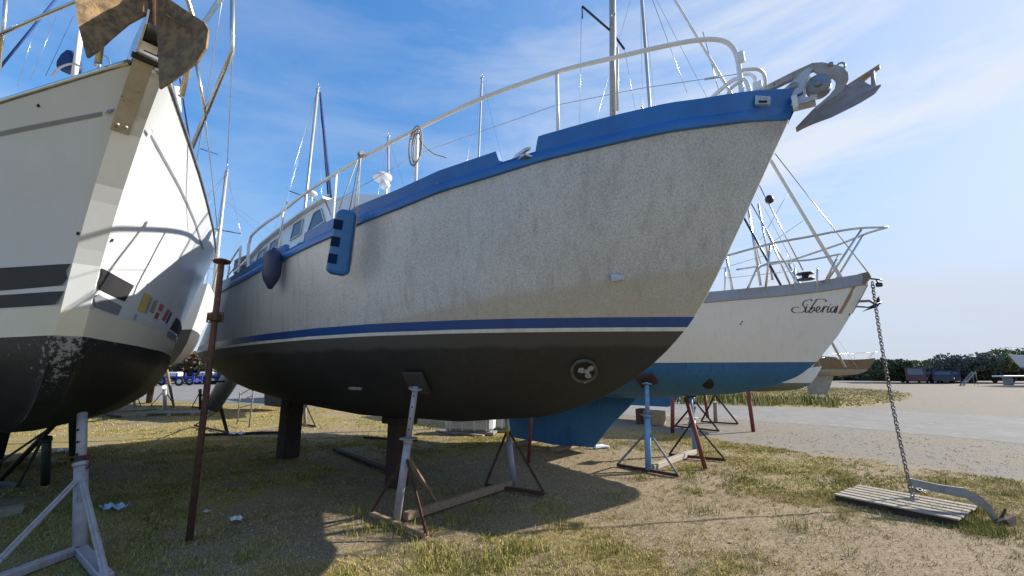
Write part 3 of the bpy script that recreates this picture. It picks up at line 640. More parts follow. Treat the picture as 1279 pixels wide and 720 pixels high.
# rudder tube / skeg and propeller
mb = MB(); a_ = A.pl(298, 462, -.15); b__ = A.pl(265, 508, -.15)
a_ = Vector((-6.05, -.25, 1.75)); 
pa = A.atl(297, 458, 10.2); pb = A.atl(263, 512, 10.0)
mb.tube([pa, pa.lerp(pb, .5), pb], [.20, .19, .16], 18); mb.build('rudder_blade', mat('grey_rudder_paint', (.16, .17, .19), (.12, .13, .14), rough=.6, bump=.2), TA)
mb = MB(); pc = A.atl(322, 478, 9.6)
for k in range(3):
    a = k * 2.094; dr = Vector((0, math.cos(a), math.sin(a))); sd_ = Vector((.5, -math.sin(a) * .8, math.cos(a) * .8))
    mb.prism([pc + dr * .03 - sd_ * .02, pc + dr * .14 - sd_ * .07, pc + dr * .21, pc + dr * .15 + sd_ * .07, pc + dr * .03 + sd_ * .02], (.012, 0, 0))
mb.lathe(pc, (-1, 0, 0), [(.045, -.1), (.045, .03), (.02, .09), (0, .1)], 14); mb.tube([pc + Vector((.1, 0, 0)), pc + Vector((1.4, 0, .12))], .03, 10)
mb.build('propeller', bronze, TA)

# -- bow anchor and its roller: plates, wheel and plough fluke
def ap(a, c, y=0.0): return A.pl(880 + a * .2778, 40 + c * .2778, y)
mb = MB()
for sg in (-1, 1):
    y = sg * .075
    base = [ap(*p, 0) for p in ((350, 288), (470, 180), (486, 192), (440, 292), (345, 342))]
    mb.prism([Vector((p.x, y - .006, p.z)) for p in base], (0, .012, 0))
    c = ap(405, 265); mb.lathe((c.x, y, c.z), (0, sg, 0), [(.03, 0), (.03, .018), (0, .018)], 12, 1)
rol = mb.build('bow_roller', [alu, galv], TA)
mb = MB(); c = ap(512, 248); mb.lathe((c.x, -.055, c.z), (0, 1, 0), [(0, 0), (.082, 0), (.087, .012), (.087, .03), (.07, .055), (.087, .08), (.087, .098), (.082, .11), (0, .11)], 28); mb.lathe((c.x, -.058, c.z), (0, -1, 0), [(.03, 0), (.03, .02), (0, .02)], 12)
mb.build('roller_wheel', mat('blue_grey_roller', (.25, .29, .34), (.18, .2, .23), rough=.4, metal=.2), rol)
mb = MB(); pts = [ap(*p) for p in ((395, 320), (420, 310), (428, 360), (405, 376))]
mb.prism([Vector((p.x, -.11, p.z)) for p in pts], (0, .05, 0)); mb.build('roller_pin', white_paint, rol)
mb = MB(); lo = [ap(*p) for p in ((345, 345), (440, 300), (500, 320), (420, 340), (380, 350))]; mb.prism([Vector((p.x, -.06, p.z)) for p in lo], (0, .12, 0)); mb.build('roller_tray', alu, rol)
TN = empty('plough_anchor', A.w(3.9, 0, 3.9), A.h, 'weathered brown plough anchor stowed on the bow roller of the aluminium boat', 'anchor')
def ch(o, F_, org):    # re-root a mesh built in boat coordinates under a thing at org
    for v in o.data.vertices: v.co -= Vector(org)
org = (3.9, 0, 3.9)
mb = MB(); out_ = [(200, 288), (300, 235), (400, 185), (485, 146), (530, 143), (575, 152), (620, 163), (645, 190), (648, 222), (628, 262), (600, 292), (560, 330), (520, 360), (495, 350), (530, 318), (562, 290), (585, 262), (592, 228), (578, 208), (550, 205), (515, 196), (490, 176), (440, 196), (330, 248), (230, 292)]
P = [ap(*p) for p in out_]; mb.prism([Vector((p.x, -.022, p.z)) for p in P], (0, .044, 0))
o = mb.build('shank', anchor_grey, TN); ch(o, A, org)
mb = MB(); c = ap(612, 156); mb.tube([c + Vector((math.cos(a) * .028, 0, math.sin(a) * .032)) for a in np.linspace(0, 6.283, 14)[:-1]], .008, 7, closed=True); c = ap(568, 154); mb.lathe(c + Vector((0, -.035, 0)), (0, 1, 0), [(0, 0), (.018, 0), (.018, .07), (0, .07)], 10)
o = mb.build('shackle', galv, TN); ch(o, A, org)
fluke_grey = mat('grey_brown_fluke', (.36, .30, .26), (.25, .19, .15), scale=12, rough=.65, metal=.2, bump=.4, spots=(.30, .17, .10), sscale=18, sthr=.62)
# plough: two curved plates meeting along a ridge, near one wraps down
def plate(mb, P, th):
    mb.prism(P, th)
rd = [ap(410, 430), ap(510, 345), ap(600, 275), ap(700, 208), ap(788, 143)]
ner = [ap(410, 430, -.02), ap(560, 383, -.20), ap(690, 318, -.26), ap(765, 272, -.26), ap(792, 236, -.22), ap(780, 221, -.18), ap(700, 235, -.10)]
far_ = [Vector((p.x, -p.y, p.z)) for p in [ap(410, 430, -.02), ap(560, 383, -.20), ap(690, 318, -.26), ap(765, 272, -.26), ap(792, 236, -.22)]]
def ruled(mb, a, b_, th=.014, k=16, bow=.03):
    a = [Vector(p) for p in a]; b_ = [Vector(p) for p in b_]
    def sm(P, k): 
        idx = np.linspace(0, len(P) - 1, k); return [Vector((float(np.interp(i, range(len(P)), [p.x for p in P])), float(np.interp(i, range(len(P)), [p.y for p in P])), float(np.interp(i, range(len(P)), [p.z for p in P])))) for i in idx]
    a = sm(a, k); b_ = sm(b_, k); m = 6; V = []
    for p, q_ in zip(a, b_):
        for j in range(m + 1):
            t_ = j / m; V.append(p.lerp(q_, t_) + Vector((0, 0, -bow * 4 * t_ * (1 - t_))))
    F1 = [[i * (m + 1) + j, i * (m + 1) + j + 1, (i + 1) * (m + 1) + j + 1, (i + 1) * (m + 1) + j] for i in range(k - 1) for j in range(m)]
    n0 = len(V); V2 = [p + Vector((0, 0, -th)) for p in V]
    edge = [j for j in range(m + 1)] + [i * (m + 1) + m for i in range(1, k)] + [(k - 1) * (m + 1) + j for j in range(m - 1, -1, -1)] + [i * (m + 1) for i in range(k - 2, 0, -1)]
    F2 = [[x + n0 for x in f] for f in F1]; F3 = [[edge[i], edge[(i + 1) % len(edge)], edge[(i + 1) % len(edge)] + n0, edge[i] + n0] for i in range(len(edge))]
    mb.add(V + V2, F1 + F2 + F3, 0, False)
mb = MB(); ruled(mb, [ap(410, 430), ap(500, 335), ap(600, 262), ap(650, 232), ap(705, 212)], [ap(412, 431, -.03), ap(560, 383, -.20), ap(690, 318, -.26), ap(765, 272, -.26), ap(792, 236, -.22)])
o = mb.build('fluke', fluke_grey, TN); ch(o, A, org)
mb = MB(); ruled(mb, [ap(410, 430), ap(500, 335), ap(600, 262), ap(650, 232), ap(785, 145, .02)], [ap(412, 431, .03), ap(560, 370, .14), ap(650, 300, .2), ap(720, 215, .2), ap(788, 143, .1)])
o = mb.build('fluke', fluke_grey, TN); ch(o, A, org)
mb = MB(); mb.tube([ap(756, 178, 0), ap(760, 258, -.12)], .014, 8); o = mb.build('fluke_strut', fluke_grey, TN); ch(o, A, org)

# -- fenders and lines
def hang(F_, name, label, cat, org, grp=None): return empty(name, F_.w(*org), F_.h, label, cat, grp)
org = (-.15, -1.78, 3.28)
F1 = hang(A, 'step_fender', 'flat blue boarding-step fender with three square footholds hanging at the bulwark', 'fender', org)
mb = MB()   # tilted slab lying against the topside
c0 = A.pl(434, 263, -1.82); c1 = A.pl(421, 344, -1.78)
ax = (c1 - c0); ln = ax.length; ax.normalize(); side_ = Vector((Vector((1, -.1, 0)).dot(A.d), Vector((1, -.1, 0)).dot(A.n), 0)); side_ = (side_ - ax * side_.dot(ax)).normalized(); nr_ = ax.cross(side_)
if nr_.y > 0: nr_ = -nr_
w2 = .118; K = 26; V = []; nn_ = 16
for i in range(K + 1):
    s_ = i / K; e = min(1, math.sin(math.acos(max(-1, min(1, 1 - s_ / .09)))) if s_ < .09 else (math.sin(math.acos(max(-1, min(1, 1 - (1 - s_) / .07)))) if s_ > .93 else 1)); e = max(e, .55)
    for k in range(nn_):
        a = 2 * math.pi * k / nn_; cx = math.copysign(abs(math.cos(a)) ** .45, math.cos(a)); cy = math.copysign(abs(math.sin(a)) ** .45, math.sin(a))
        V.append(c0 + ax * (ln * s_) + side_ * (w2 * e * cx * (.86 + .14 * s_)) + nr_ * (.055 * e * cy))
mb.add(V, [[i * nn_ + k, i * nn_ + (k + 1) % nn_, (i + 1) * nn_ + (k + 1) % nn_, (i + 1) * nn_ + k] for i in range(K) for k in range(nn_)] + [list(range(nn_)), [K * nn_ + k for k in range(nn_)]], 0, False)
o = mb.build('fender_body', fender_blue, F1); ch(o, A, org)
for s_ in (.24, .5, .76):
    mb = MB(); cc = c0 + ax * (ln * s_) + nr_ * .0555 - side_ * .046
    mb.prism([cc - side_ * .048 - ax * .05, cc + side_ * .048 - ax * .05, cc + side_ * .048 + ax * .05, cc - side_ * .048 + ax * .05], nr_ * .004)
    o = mb.build('foothold', foothold_shade, F1); ch(o, A, org)
tp = Vector((-.11, -1.63, 3.99))
mb = MB()
for d in (-.09, .02, .07): mb.tube([c0 + side_ * d, tp + Vector((d * .2, 0, 0))], .006, 6)
mb.tube([tp + Vector((.01, -.01, 0)), c0 + side_ * .12 + nr_ * .02, c0 + side_ * .13 + ax * .55], .005, 6)
for k in range(3): mb.tube([tp + Vector((.018 * (k - 1) + math.cos(a) * .004, math.sin(a) * .028, math.cos(a) * .028 - .02)) for a in np.linspace(0, 6.28, 11)[:-1]], .006, 6, closed=True)
o = mb.build('fender_rope', rope, F1); ch(o, A, org)
fc = find(surfA, A, 354, 338); org = (fc.x, fc.y - .14, fc.z)
F2 = hang(A, 'round_fender', 'dark navy teardrop fender hanging below the blue bulwark near the cabin', 'fender', org)
mb = MB(); mb.lathe((0, 0, -.29), (0, 0, 1), [(0, 0), (.03, .005), (.05, .04), (.105, .13), (.125, .2), (.128, .42), (.12, .48), (.08, .535), (.035, .55), (.03, .58), (0, .585)], 22); o = mb.build('fender_body', navy, F2); o.scale = (.85, .85, .92)
mb = MB(); mb.tube([(0, 0, .29), (.0, .05, .42), (.0, .10, .95)], .006, 6); mb.build('fender_rope', rope, F2)
# coil of rope on the rail
org = (.66, -1.50, 3.95)
F3 = hang(A, 'rope_coil', 'coil of pale mooring rope hung on the white rail stanchion', 'rope', org); mb = MB()
for k in range(5):
    ph = random.uniform(-.02, .02); lx = .055 + .012 * k; lz = .155 + .014 * k
    mb.tube([(.08 + math.sin(a) * lx + ph, -.02 - .008 * k, -.13 - math.cos(a) * lz + ph) for a in np.linspace(0, 6.283, 22)[:-1]], .0065, 6, closed=True)
mb.tube([(.05, -.02, .05), (.02, .0, .08), (-.01, -.02, .02), (.03, -.04, -.05)], .007, 6)
mb.tube([tuple(q) for q in spline([(.1, -.03, -.05), (.18, 0, -.16), (.26, .05, -.24), (.36, .12, -.28)], 4)], .006, 6)
mb.build('rope_coil_strands', rope, F3)
for o in list(F3.children): o.name = 'strands'

# ================================================================== LEFT BOAT
r0 = ray(185, 95) * 3.2; Bf = Frame((r0.x, r0.y), -38.0)
bshB = [(-10.5, 1.45), (-8.5, 1.9), (-7, 2.05), (-6, 2.1), (-5, 2.03), (-4.5, 1.9), (-4, 1.75), (-3.5, 1.57), (-3, 1.39), (-2.5, 1.19), (-2, .99), (-1.5, .78), (-1, .56), (-.5, .33), (0, .10)]
bwlB = [(-10, .9), (-8, 1.55), (-6, 1.66), (-5, 1.58), (-4, 1.38), (-3, 1.03), (-2.2, .6), (-1.7, .28), (-1.4, .10)]
zB = [(-10.5, 3.6), (-6, 3.48), (-4, 3.51), (-3, 3.55), (-2, 3.61), (-1, 3.69), (0, 3.79)]
stemB = [(-2.3, 1.10), (-1.85, 1.25), (-1.6, 1.45), (-1.46, 1.62), (-1.40, 1.8), (-1.33, 2.0), (-1.16, 2.45), (-.80, 3.0), (-.36, 3.5), (0, 3.79), (.05, 3.85)]
spB = dict(xs_sh=-10.5, xs_wl=-10, run=1.5, stem=stemB, bsh=norm(bshB, -10.5, 0), bwl=norm(bwlB, -10, -1.4), zsh=norm(zB, -10.5, 0), zwl=1.81,
           keel=norm([(-8.5, 1.3), (-7, .95), (-5, .86), (-3.5, .92), (-2.3, 1.10)], -8.5, -2.3), stripes=[.24], ntop=14, trim=(.035, -3.6),
           rnd=[(0, 2.2), (.6, 2.1), (.85, 1.8), (1, 1.5)], flare=[(0, .6), (.6, .7), (.85, 1.0), (1, 1.0)], stemw=.085)
TB = empty('sailing_yacht', Bf.c, Bf.h, 'big white yacht at the left edge with flaking black bottom and courtesy flags', 'boat', 'boats laid up ashore')
mbB, rowsB = loft(spB, None); mbB.build('hull', [black_worn, yellowed, cream_gel, deck_m], TB)
def surfBp(x, z): return surf(rowsB, x, z)
def decal(F_, fs, quad, m, name, parent, sgn=-1, off=.005, nx_=10, nz_=3):
    """painted patch lying on the hull skin; quad = four (x, z) corners in boat axes"""
    q = [Vector(p) for p in quad]; V = []
    for i in range(nx_ + 1):
        for j in range(nz_ + 1):
            a, b_ = i / nx_, j / nz_; p = (q[0] * (1 - a) + q[1] * a) * (1 - b_) + (q[3] * (1 - a) + q[2] * a) * b_
            V.append((p[0], sgn * (fs(p[0], p[1]) + off), p[1]))
    mb = MB(); mb.add(V, [[i * (nz_ + 1) + j, (i + 1) * (nz_ + 1) + j, (i + 1) * (nz_ + 1) + j + 1, i * (nz_ + 1) + j + 1] for i in range(nx_) for j in range(nz_)], 0, True)
    return mb.build(name, m, parent)
from mathutils.bvhtree import BVHTree
BV = {}
def hit(F_, fs, u, v, sgn=-1, y0=.6):        # (x, z) of the point of that boat's skin seen along a sight line
    rows = fs
    if id(rows) not in BV:
        V = [F_.w(x, sg * y, z) for sg in (1, -1) for row in rows for x, y, z in row]; n = len(rows[0]); m = len(rows)
        BV[id(rows)] = BVHTree.FromPolygons(V, [[o + i * n + j, o + i * n + j + 1, o + (i + 1) * n + j + 1, o + (i + 1) * n + j] for o in (0, n * m) for i in range(m - 1) for j in range(n - 1)])
    loc, nr_, ix, ds = BV[id(rows)].ray_cast(Vector((0, 0, CH)), ray(u, v).normalized())
    k = 0
    while loc is None and k < 60: k += 1; loc, nr_, ix, ds = BV[id(rows)].ray_cast(Vector((0, 0, CH)), ray(u + (k // 2) * (1 if k % 2 else -1), v).normalized())
    if loc is None: return (0, 0)
    q = F_.l(loc); return (q.x, q.z)
def hq(px, sgn, y0=.6): return [hit(Bf, rowsB, u, v, sgn) for u, v in px]
try_decals = [
    ('boot_stripe', boot_black, [(-30, 337), (90, 330), (85, 357), (-30, 366)], -1), ('boot_stripe', boot_black, [(-30, 371), (84, 364), (80, 381), (-30, 387)], -1),
    ('boot_stripe', boot_black, [(125, 335), (167, 357), (155, 377), (117, 361)], 1), ('boot_stripe', cove_grey, [(113, 366), (152, 383), (147, 394), (108, 383)], 1),
    ('boot_stripe', boot_black, [(220, 397), (232, 410), (227, 423), (212, 411)], 1), ('boot_stripe', cove_grey, [(211, 413), (225, 426), (221, 432), (208, 420)], 1),
    ('cove_stripe', cove_grey, [(-30, 172), (128, 140), (128, 145.5), (-30, 178)], -1), ('cove_stripe', cove_grey, [(135, 138), (144, 136), (142, 143), (134, 144)], -1),
    ('cove_stripe', cove_grey, [(182, 157), (186, 164), (184, 167), (181, 160)], 1), ('cove_stripe', cove_grey, [(189, 168), (237, 260), (235, 262), (187, 171)], 1)]
# ================================================================== decals of the left boat
for nm, m_, px, sg in try_decals: decal(Bf, surfBp, hq(px, sg), m_, nm, TB, sg)
q1 = hq([(237, 260), (254, 310), (252.5, 312), (235, 262)], 1); decal(Bf, surfBp, q1, cove_grey, 'cove_stripe', TB, 1)
flag_cols = [([(180, 366), (188, 369), (180, 391), (171, 387)], (.75, .55, .08)), ([(188, 371), (191, 372), (183, 392), (180, 391)], (.25, .38, .55)),
             ([(193, 374), (197, 376), (191, 392), (186, 389)], (.45, .33, .2)), ([(200, 379), (205, 382), (201, 390), (197, 387)], (.6, .08, .06)), ([(195, 390), (199, 392), (196, 399), (192, 397)], (.6, .10, .06)),
             ([(209, 386), (212, 388), (205, 402), (202, 399)], (.45, .1, .08)), ([(213, 389), (215, 391), (208, 405), (206, 403)], (.08, .08, .3)), ([(168, 392), (172, 394), (169, 400), (166, 398)], (.45, .55, .55))]
for i, (px, c) in enumerate(flag_cols):
    decal(Bf, surfBp, hq(px, 1), mat('courtesy_flag_%d' % i, tuple(x * .5 + .07 for x in c), tuple(x * .8 for x in c), rough=.5), 'courtesy_flag', TB, 1, nx_=3)
# toe rail
for sg in (-1, 1):
    mb = MB(); pts = [(x, sg * (itp(x, bshB) - .0), itp(x, zB) + .018) for x in np.linspace(-10.4, -.02, 50)]
    mb.tube(pts, .022, 8)
    for x in np.arange(-9.8, -.3, .42): mb.tube([(x, sg * (itp(x, bshB) - .03), itp(x, zB) + .035), (x + .05, sg * (itp(x + .05, bshB) - .03), itp(x, zB) + .05)], .018, 8)
    mb.build('toe_rail', steel, TB)
# steel stem plate, roller cheeks
mb = MB()
def sB(z): return float(np.interp(z, [p[1] for p in stemB], [p[0] for p in stemB]))
V = []
for z in (3.42, 3.6, 3.79, 3.93):
    for y in (-.10, .012): V.append((sB(z) + .012 + (.06 if z > 3.8 else 0), y, z))
mb.prism([V[0], V[1], V[3], V[2]], (.012, 0, -.004)); mb.prism([V[2], V[3], V[5], V[4]], (.012, 0, -.004)); mb.prism([V[4], V[5], V[7], V[6]], (.012, 0, -.004))
for y in (-.07, -.02): mb.lathe((sB(3.46) + .03, y, 3.46), (1, 0, -.7), [(.012, 0), (.012, .008), (0, .008)], 10, 0)
mb.build('stem_plate', mat('stained_steel_plate', (.50, .47, .41), (.38, .34, .28), scale=9, rough=.45, metal=.3, spots=(.25, .18, .1), sscale=22, sthr=.62), TB)
mb = MB()
for sg in (-1, 1): mb.prism([(-.5, sg * .09, 3.80), (.10, sg * .09, 3.84), (.26, sg * .09, 3.98), (.26, sg * .09, 4.10), (-.1, sg * .09, 4.04), (-.5, sg * .09, 3.86)], (0, .012 * sg, 0))
mb.box((-.2, 0, 3.83), (.7, .18, .02)); rB = mb.build('bow_roller', steel, TB)
mb = MB(); mb.lathe((.16, -.08, 4.0), (0, 1, 0), [(0, 0), (.07, 0), (.05, .08), (.07, .16), (0, .16)], 18); mb.build('roller_wheel', rubber, rB)
mb = MB(); mb.box((-.05, 0, 3.93), (.30, .16, .14), bev=.02); mb.box((-.12, -.02, 4.06), (.14, .13, .12), bev=.02); mb.build('windlass', dark_plastic, TB)
mb = MB(); mb.tube([(sB(3.79) + .08, -.12, 3.82), (sB(3.79) + .08, .12, 3.82)], .022, 8); mb.build('anchor_retaining_strap', dark_plastic, TB)
# pulpit
DS = .022
def bpl(u, v, y): return Bf.pl(u, v, y)
mb = MB()
pA_ = bpl(238, 188, .62); pB_ = bpl(290, 65, .62); pC_ = bpl(291, -60, .50)
mb.tube([pA_, pA_.lerp(pB_, .9), pB_, pB_.lerp(pC_, .15), pC_], DS, 12); mb.build('pulpit_leg', steel, TB)
mb = MB(); mb.tube([bpl(245, 78, .45), bpl(257, 146, .62)], .016, 10); mb.build('pulpit_brace', steel, TB)
mb = MB(); mb.tube([bpl(255, 29, .45), bpl(280, -8, .40), bpl(296, -35, .35)], DS, 12); mb.build('pulpit_rail', steel, TB)
mb = MB(); mb.tube([Bf.atl(-20, 52, 2.9), Bf.atl(60, 17, 2.85), Bf.atl(96, 2, 2.82), Bf.atl(180, -36, 2.8)], .013, 12); mb.tube([Bf.atl(9, -20, 2.85), Bf.atl(5, 30, 2.9), Bf.atl(-2, 90, 3.0)], .014, 10); mb.build('pulpit_rail', steel, TB)
mb = MB(); mb.tube([(-.2, .25, 3.8), (-.15, .28, 4.4), (.2, 0, 4.66), (-.15, -.28, 4.4), (-.2, -.25, 3.8)], DS, 10); mb.build('pulpit_hoop', steel, TB)
# wires and deck gear on the left boat
mb = MB()
for a, b_ in (((278, -5), (244, 210)), ((290, 74), (283, 220)), ((257, 152), (272, 290)), ((256, 152), (268, 250))):
    mb.tube([Bf.atl(*a, 3.6), Bf.atl(*b_, 5.2)], .0042, 6)
mb.build('lifeline', steel, TB)
mb = MB(); mb.tube([Bf.atl(251, 186, 5.0), Bf.atl(272, 193, 5.4)], .008, 6); mb.build('blue_line', rope_blue, TB); mb = MB(); mb.tube([Bf.atl(225, 98, 4.2), Bf.atl(238, 184, 4.6)], .010, 6); mb.build('blue_line', rope_blue, TB)
mb = MB(); mb.tube([Bf.atl(-6, 92, 4.0), Bf.atl(76, -8, 4.0)], .012, 6); mb.build('blue_line', rope_blue, TB); mb = MB(); mb.tube([Bf.atl(22, 108, 5), Bf.atl(48, 20, 5)], .003, 5); mb.build('rigging_line', steel, TB); mb = MB(); mb.tube([Bf.atl(38, 100, 5), Bf.atl(70, 22, 5)], .003, 5); mb.build('rigging_line', steel, TB); mb = MB(); mb.tube([Bf.atl(57, 95, 5), Bf.atl(92, 20, 5)], .003, 5); mb.build('rigging_line', rope_blue, TB)
q = Bf.atl(86, 88, 3.95); mb = MB(); mb.lathe(q, (0, 0, 1), [(0, 0), (.09, 0), (.095, .05), (.08, .13), (.05, .2), (0, .21)], 18); mb.build('furling_drum', canvas_blue, TB)
mb = MB(); q = Bf.atl(92, 100, 3.9); q2 = Bf.atl(101, 40, 3.9); mb.tube([q, q2], .026, 12); mb.tube([q2, Bf.atl(110, -30, 3.9)], .014, 10); mb.build('forestay_furler', white_paint, TB)
mb = MB(); q = Bf.atl(88, 98, 3.7); mb.tube([tuple(p) for p in spline([Bf.atl(64, 96, 3.8), Bf.atl(76, 84, 3.8), Bf.atl(92, 80, 3.8), Bf.atl(104, 86, 3.8)], 5)], .010, 8); mb.tube([tuple(p) for p in spline([Bf.atl(118, 84, 3.5), Bf.atl(122, 70, 3.5), Bf.atl(134, 72, 3.5), Bf.atl(138, 82, 3.5)], 5)], .010, 8); mb.build('deck_fitting', steel, TB)
mb = MB(); mb.tube([Bf.atl(124, 68, 3.5), Bf.atl(124, 90, 3.5)], .016, 8); mb.box((-.6, -.12, 3.86), (.22, .1, .1), bev=.02); mb.build('mooring_cleat', steel, TB)
mb = MB(); q = Bf.atl(219, 108, 4.0); mb.tube([q, Bf.atl(222, 140, 4.1)], .035, 10); mb.build('hatch_post', white_paint, TB)
mb = MB(); mb.prism([(-6.8, -.12, .02), (-8.9, -.12, .02), (-9.1, -.12, 1.3), (-6.2, -.12, 1.0)], (0, .24, 0)); mb.build('fin_keel', black_worn, TB)
mb = MB(); c = Bf.pl(99, 292, -.35); 
for (u, v, sg) in ((99, 292, -1), (139, 300, 1), (48, 132, -1)):
    x, z = hit(Bf, rowsB, u, v); y = sg * surfBp(x, z); mb.lathe((x, y, z), (.3, sg, 0), [(.014, -.005), (.014, .006), (0, .006)], 10)
mb.build('drain_fitting', darkhole, TB)
# big corroded anchor on the left boat's bow
rd_ = at(190, 30, 2.62); TN2 = empty('claw_anchor', rd_, 0, 'large corroded brown anchor with two broad flukes on the white yacht bow', 'anchor')
def fl(pts, ys, m_, th=(0, .014, 0)):
    mb = MB(); P = [at(u, v, y) - rd_ for (u, v), y in zip(pts, ys)]; mb.prism(P, th); return mb.build('fluke', m_, TN2)
cA = at(192, 20, 2.70) - rd_; 
def fanfluke(pts, ys):
    P = [at(u, v, y) - rd_ for (u, v), y in zip(pts, ys)]; mb = MB(); th = Vector((0, .016, .004)); cc = sum(P, Vector()) / len(P) + Vector((0, .03, 0)); n = len(P)
    mb.add(P + [cc], [[i, (i + 1) % n, n] for i in range(n)]); mb.add([p + th for p in P] + [cc + th], [[i, (i + 1) % n, n] for i in range(n)])
    mb.add(P + [p + th for p in P], [[i, (i + 1) % n, (i + 1) % n + n, i + n] for i in range(n)]); return mb.build('fluke', anchor_brown, TN2)
fanfluke([(92, -30), (94, 0), (95.6, 21), (101, 45), (108, 72), (120, 64), (140, 46), (159, 30), (187, 15), (190, -30)], [2.35, 2.35, 2.36, 2.38, 2.4, 2.44, 2.5, 2.56, 2.64, 2.64])
fanfluke([(195, -30), (195, 28), (197, 62), (199, 111), (215, 101), (232, 88), (246, 77), (257, 60), (260, 37), (255, 28), (229, 11), (204, -6)], [2.62, 2.62, 2.56, 2.48, 2.46, 2.44, 2.42, 2.4, 2.4, 2.42, 2.5, 2.6])
mb = MB(); mb.tube([at(192, -40, 2.64) - rd_, at(192, 20, 2.66) - rd_, at(190, 50, 2.75) - rd_, at(180, 70, 2.9) - rd_], [.035, .03, .03, .028], 10); mb.build('shank', rust, TN2)
mb = MB(); mb.bar(at(197, 12, 2.58) - rd_, at(230, 32, 2.46) - rd_, .01, .012); mb.build('fluke_rib', anchor_brown, TN2)

# ================================================================== SIBERIA
C = Frame((2.87, 8.03), -38.0)
bshC = [(-7, 1.15), (-5.5, 1.5), (-4, 1.62), (-3, 1.6), (-2, 1.5), (-1, 1.35), (0, 1.12), (1, .85), (1.5, .68), (2, .48), (2.5, .26), (3.0, .03)]
bwlC = [(-6.2, .8), (-5, 1.2), (-3.5, 1.36), (-2, 1.28), (-1, 1.1), (0, .85), (1, .52), (1.7, .24), (2.25, .01)]
zC = [(-7, 2.98), (-5, 2.93), (-3, 2.88), (-2, 2.82), (-1, 2.755), (0, 2.70), (1, 2.68), (2, 2.73), (2.5, 2.78), (3.0, 2.86)]
stemC = [(.5, 1.16), (1.13, 1.22), (1.62, 1.34), (2.0, 1.51), (2.25, 1.72), (2.55, 2.1), (2.8, 2.5), (2.97, 2.8), (3.05, 3.0)]
spC = dict(xs_sh=-7, xs_wl=-6.2, run=1.4, stem=stemC, bsh=norm(bshC, -7, 3.0), bwl=norm(bwlC, -6.2, 2.25), zsh=norm(zC, -7, 3.0), zwl=1.72,
           keel=norm([(-4.8, 1.5), (-3, 1.15), (-1, 1.05), (.5, 1.16)], -4.8, .5), stripes=[], ntop=12,
           rnd=[(0, 2.0), (.6, 1.9), (.85, 1.7), (1, 1.4)], flare=[(0, .7), (1, .9)], stemw=.01)
TC = empty('sloop', C.c, C.h, 'white sloop with blue bottom and the script name Siberia on its bow', 'boat', 'boats laid up ashore')
mbC, rowsC = loft(spC, None); hullC = mbC.build('hull', [sib_blue, white_gel, deck_m], TC)
def surfC(x, z): return surf(rowsC, x, z)
def fitC(x): return itp(x, bshC)
mb = MB()
for sg in (-1, 1):
    V = []; xs = list(np.linspace(-6.95, 2.97, 60)); nq = 5
    for x in xs:
        z0 = itp(x, zC) - .03; z1 = z0 + .17; bb = fitC(x)
        for y, z in ((bb + .006, z0), (bb + .022, z0 + .01), (bb + .018, z1), (bb - .02, z1 + .002), (bb - .03, z0)): V.append((x + (.05 if x > 2.9 and z > z0 + .05 else 0), sg * max(y, .006), z))
    mb.add(V, [[i * nq + k, i * nq + (k + 1) % nq, (i + 1) * nq + (k + 1) % nq, (i + 1) * nq + k] for i in range(len(xs) - 1) for k in range(nq)])
mb.build('toe_rail', toe_grey, TC)
kp = [(-.62, 1.12), (-.72, .98), (-1.17, .55), (-1.57, .09), (-2.4, .07), (-3.65, .10), (-4.2, 1.2), (-2, 1.14)]
mb = MB(); V = []; th_ = [.02, .03, .03, .03, .1, .02, .02, .1]
P = [Vector((x, 0, z)) for x, z in kp]
for i, (x, z) in enumerate(kp): V += [(x, -.02 if i in (0, 1, 2, 3, 5, 6) else -.14, z), (x, .02 if i in (0, 1, 2, 3, 5, 6) else .14, z)]
cen = [(-2.0, -.15, .65), (-2.0, .15, .65)]; V += cen; n = len(kp)
mb.add(V, [[2 * i, 2 * ((i + 1) % n), 16] for i in range(n)] + [[2 * i + 1, 2 * ((i + 1) % n) + 1, 17] for i in range(n)] + [[2 * i, 2 * ((i + 1) % n), 2 * ((i + 1) % n) + 1, 2 * i + 1] for i in range(n)])
mb.build('fin_keel', sib_blue, TC)
q = C.pl(884, 480, -.55)
try:
    x, z = hit(C, rowsC, 884, 479); y = -surfC(x, z) - .012; mb = MB()
    mb.lathe((x, y, z), (-.1, -1, -.5), [(.10, -.0), (.10, .012), (.0, .014)], 20); mb.build('bow_thruster_opening', darkhole, TC)
except Exception: pass
# bow casting, roller, small anchor
mb = MB(); P = [C.pl(*p) for p in ((1058, 353), (1062, 347), (1075, 343), (1084, 341), (1088, 347), (1080, 356), (1060, 357))]
mb.prism([Vector((p.x, -.09, p.z)) for p in P], (0, .18, 0)); mb.build('anchor_roller', mat('teak_brown', (.26, .18, .11), (.14, .11, .09), rough=.6, spots=(.35, .3, .25)), TC)
mb = MB(); V = []
for z in (2.42, 2.55, 2.7, 2.83):
    x = float(np.interp(z, [p[1] for p in stemC], [p[0] for p in stemC]))
    V.append([(x + .012, 0, z), (x - .16, -(surfC(x - .16, z) + .006), z)])
for a, b_ in zip(V[:-1], V[1:]):
    mb.add([a[0], a[1], b_[1], b_[0]], [[0, 1, 2, 3]]); mb.add([(p[0], -p[1], p[2]) for p in (a[0], a[1], b_[1], b_[0])], [[0, 1, 2, 3]])
mb.build('stem_guard', mat('rust_stained_brass', (.42, .25, .12), (.30, .2, .13), scale=12, rough=.5, metal=.2, spots=(.5, .45, .38)), TC)
mb = MB()
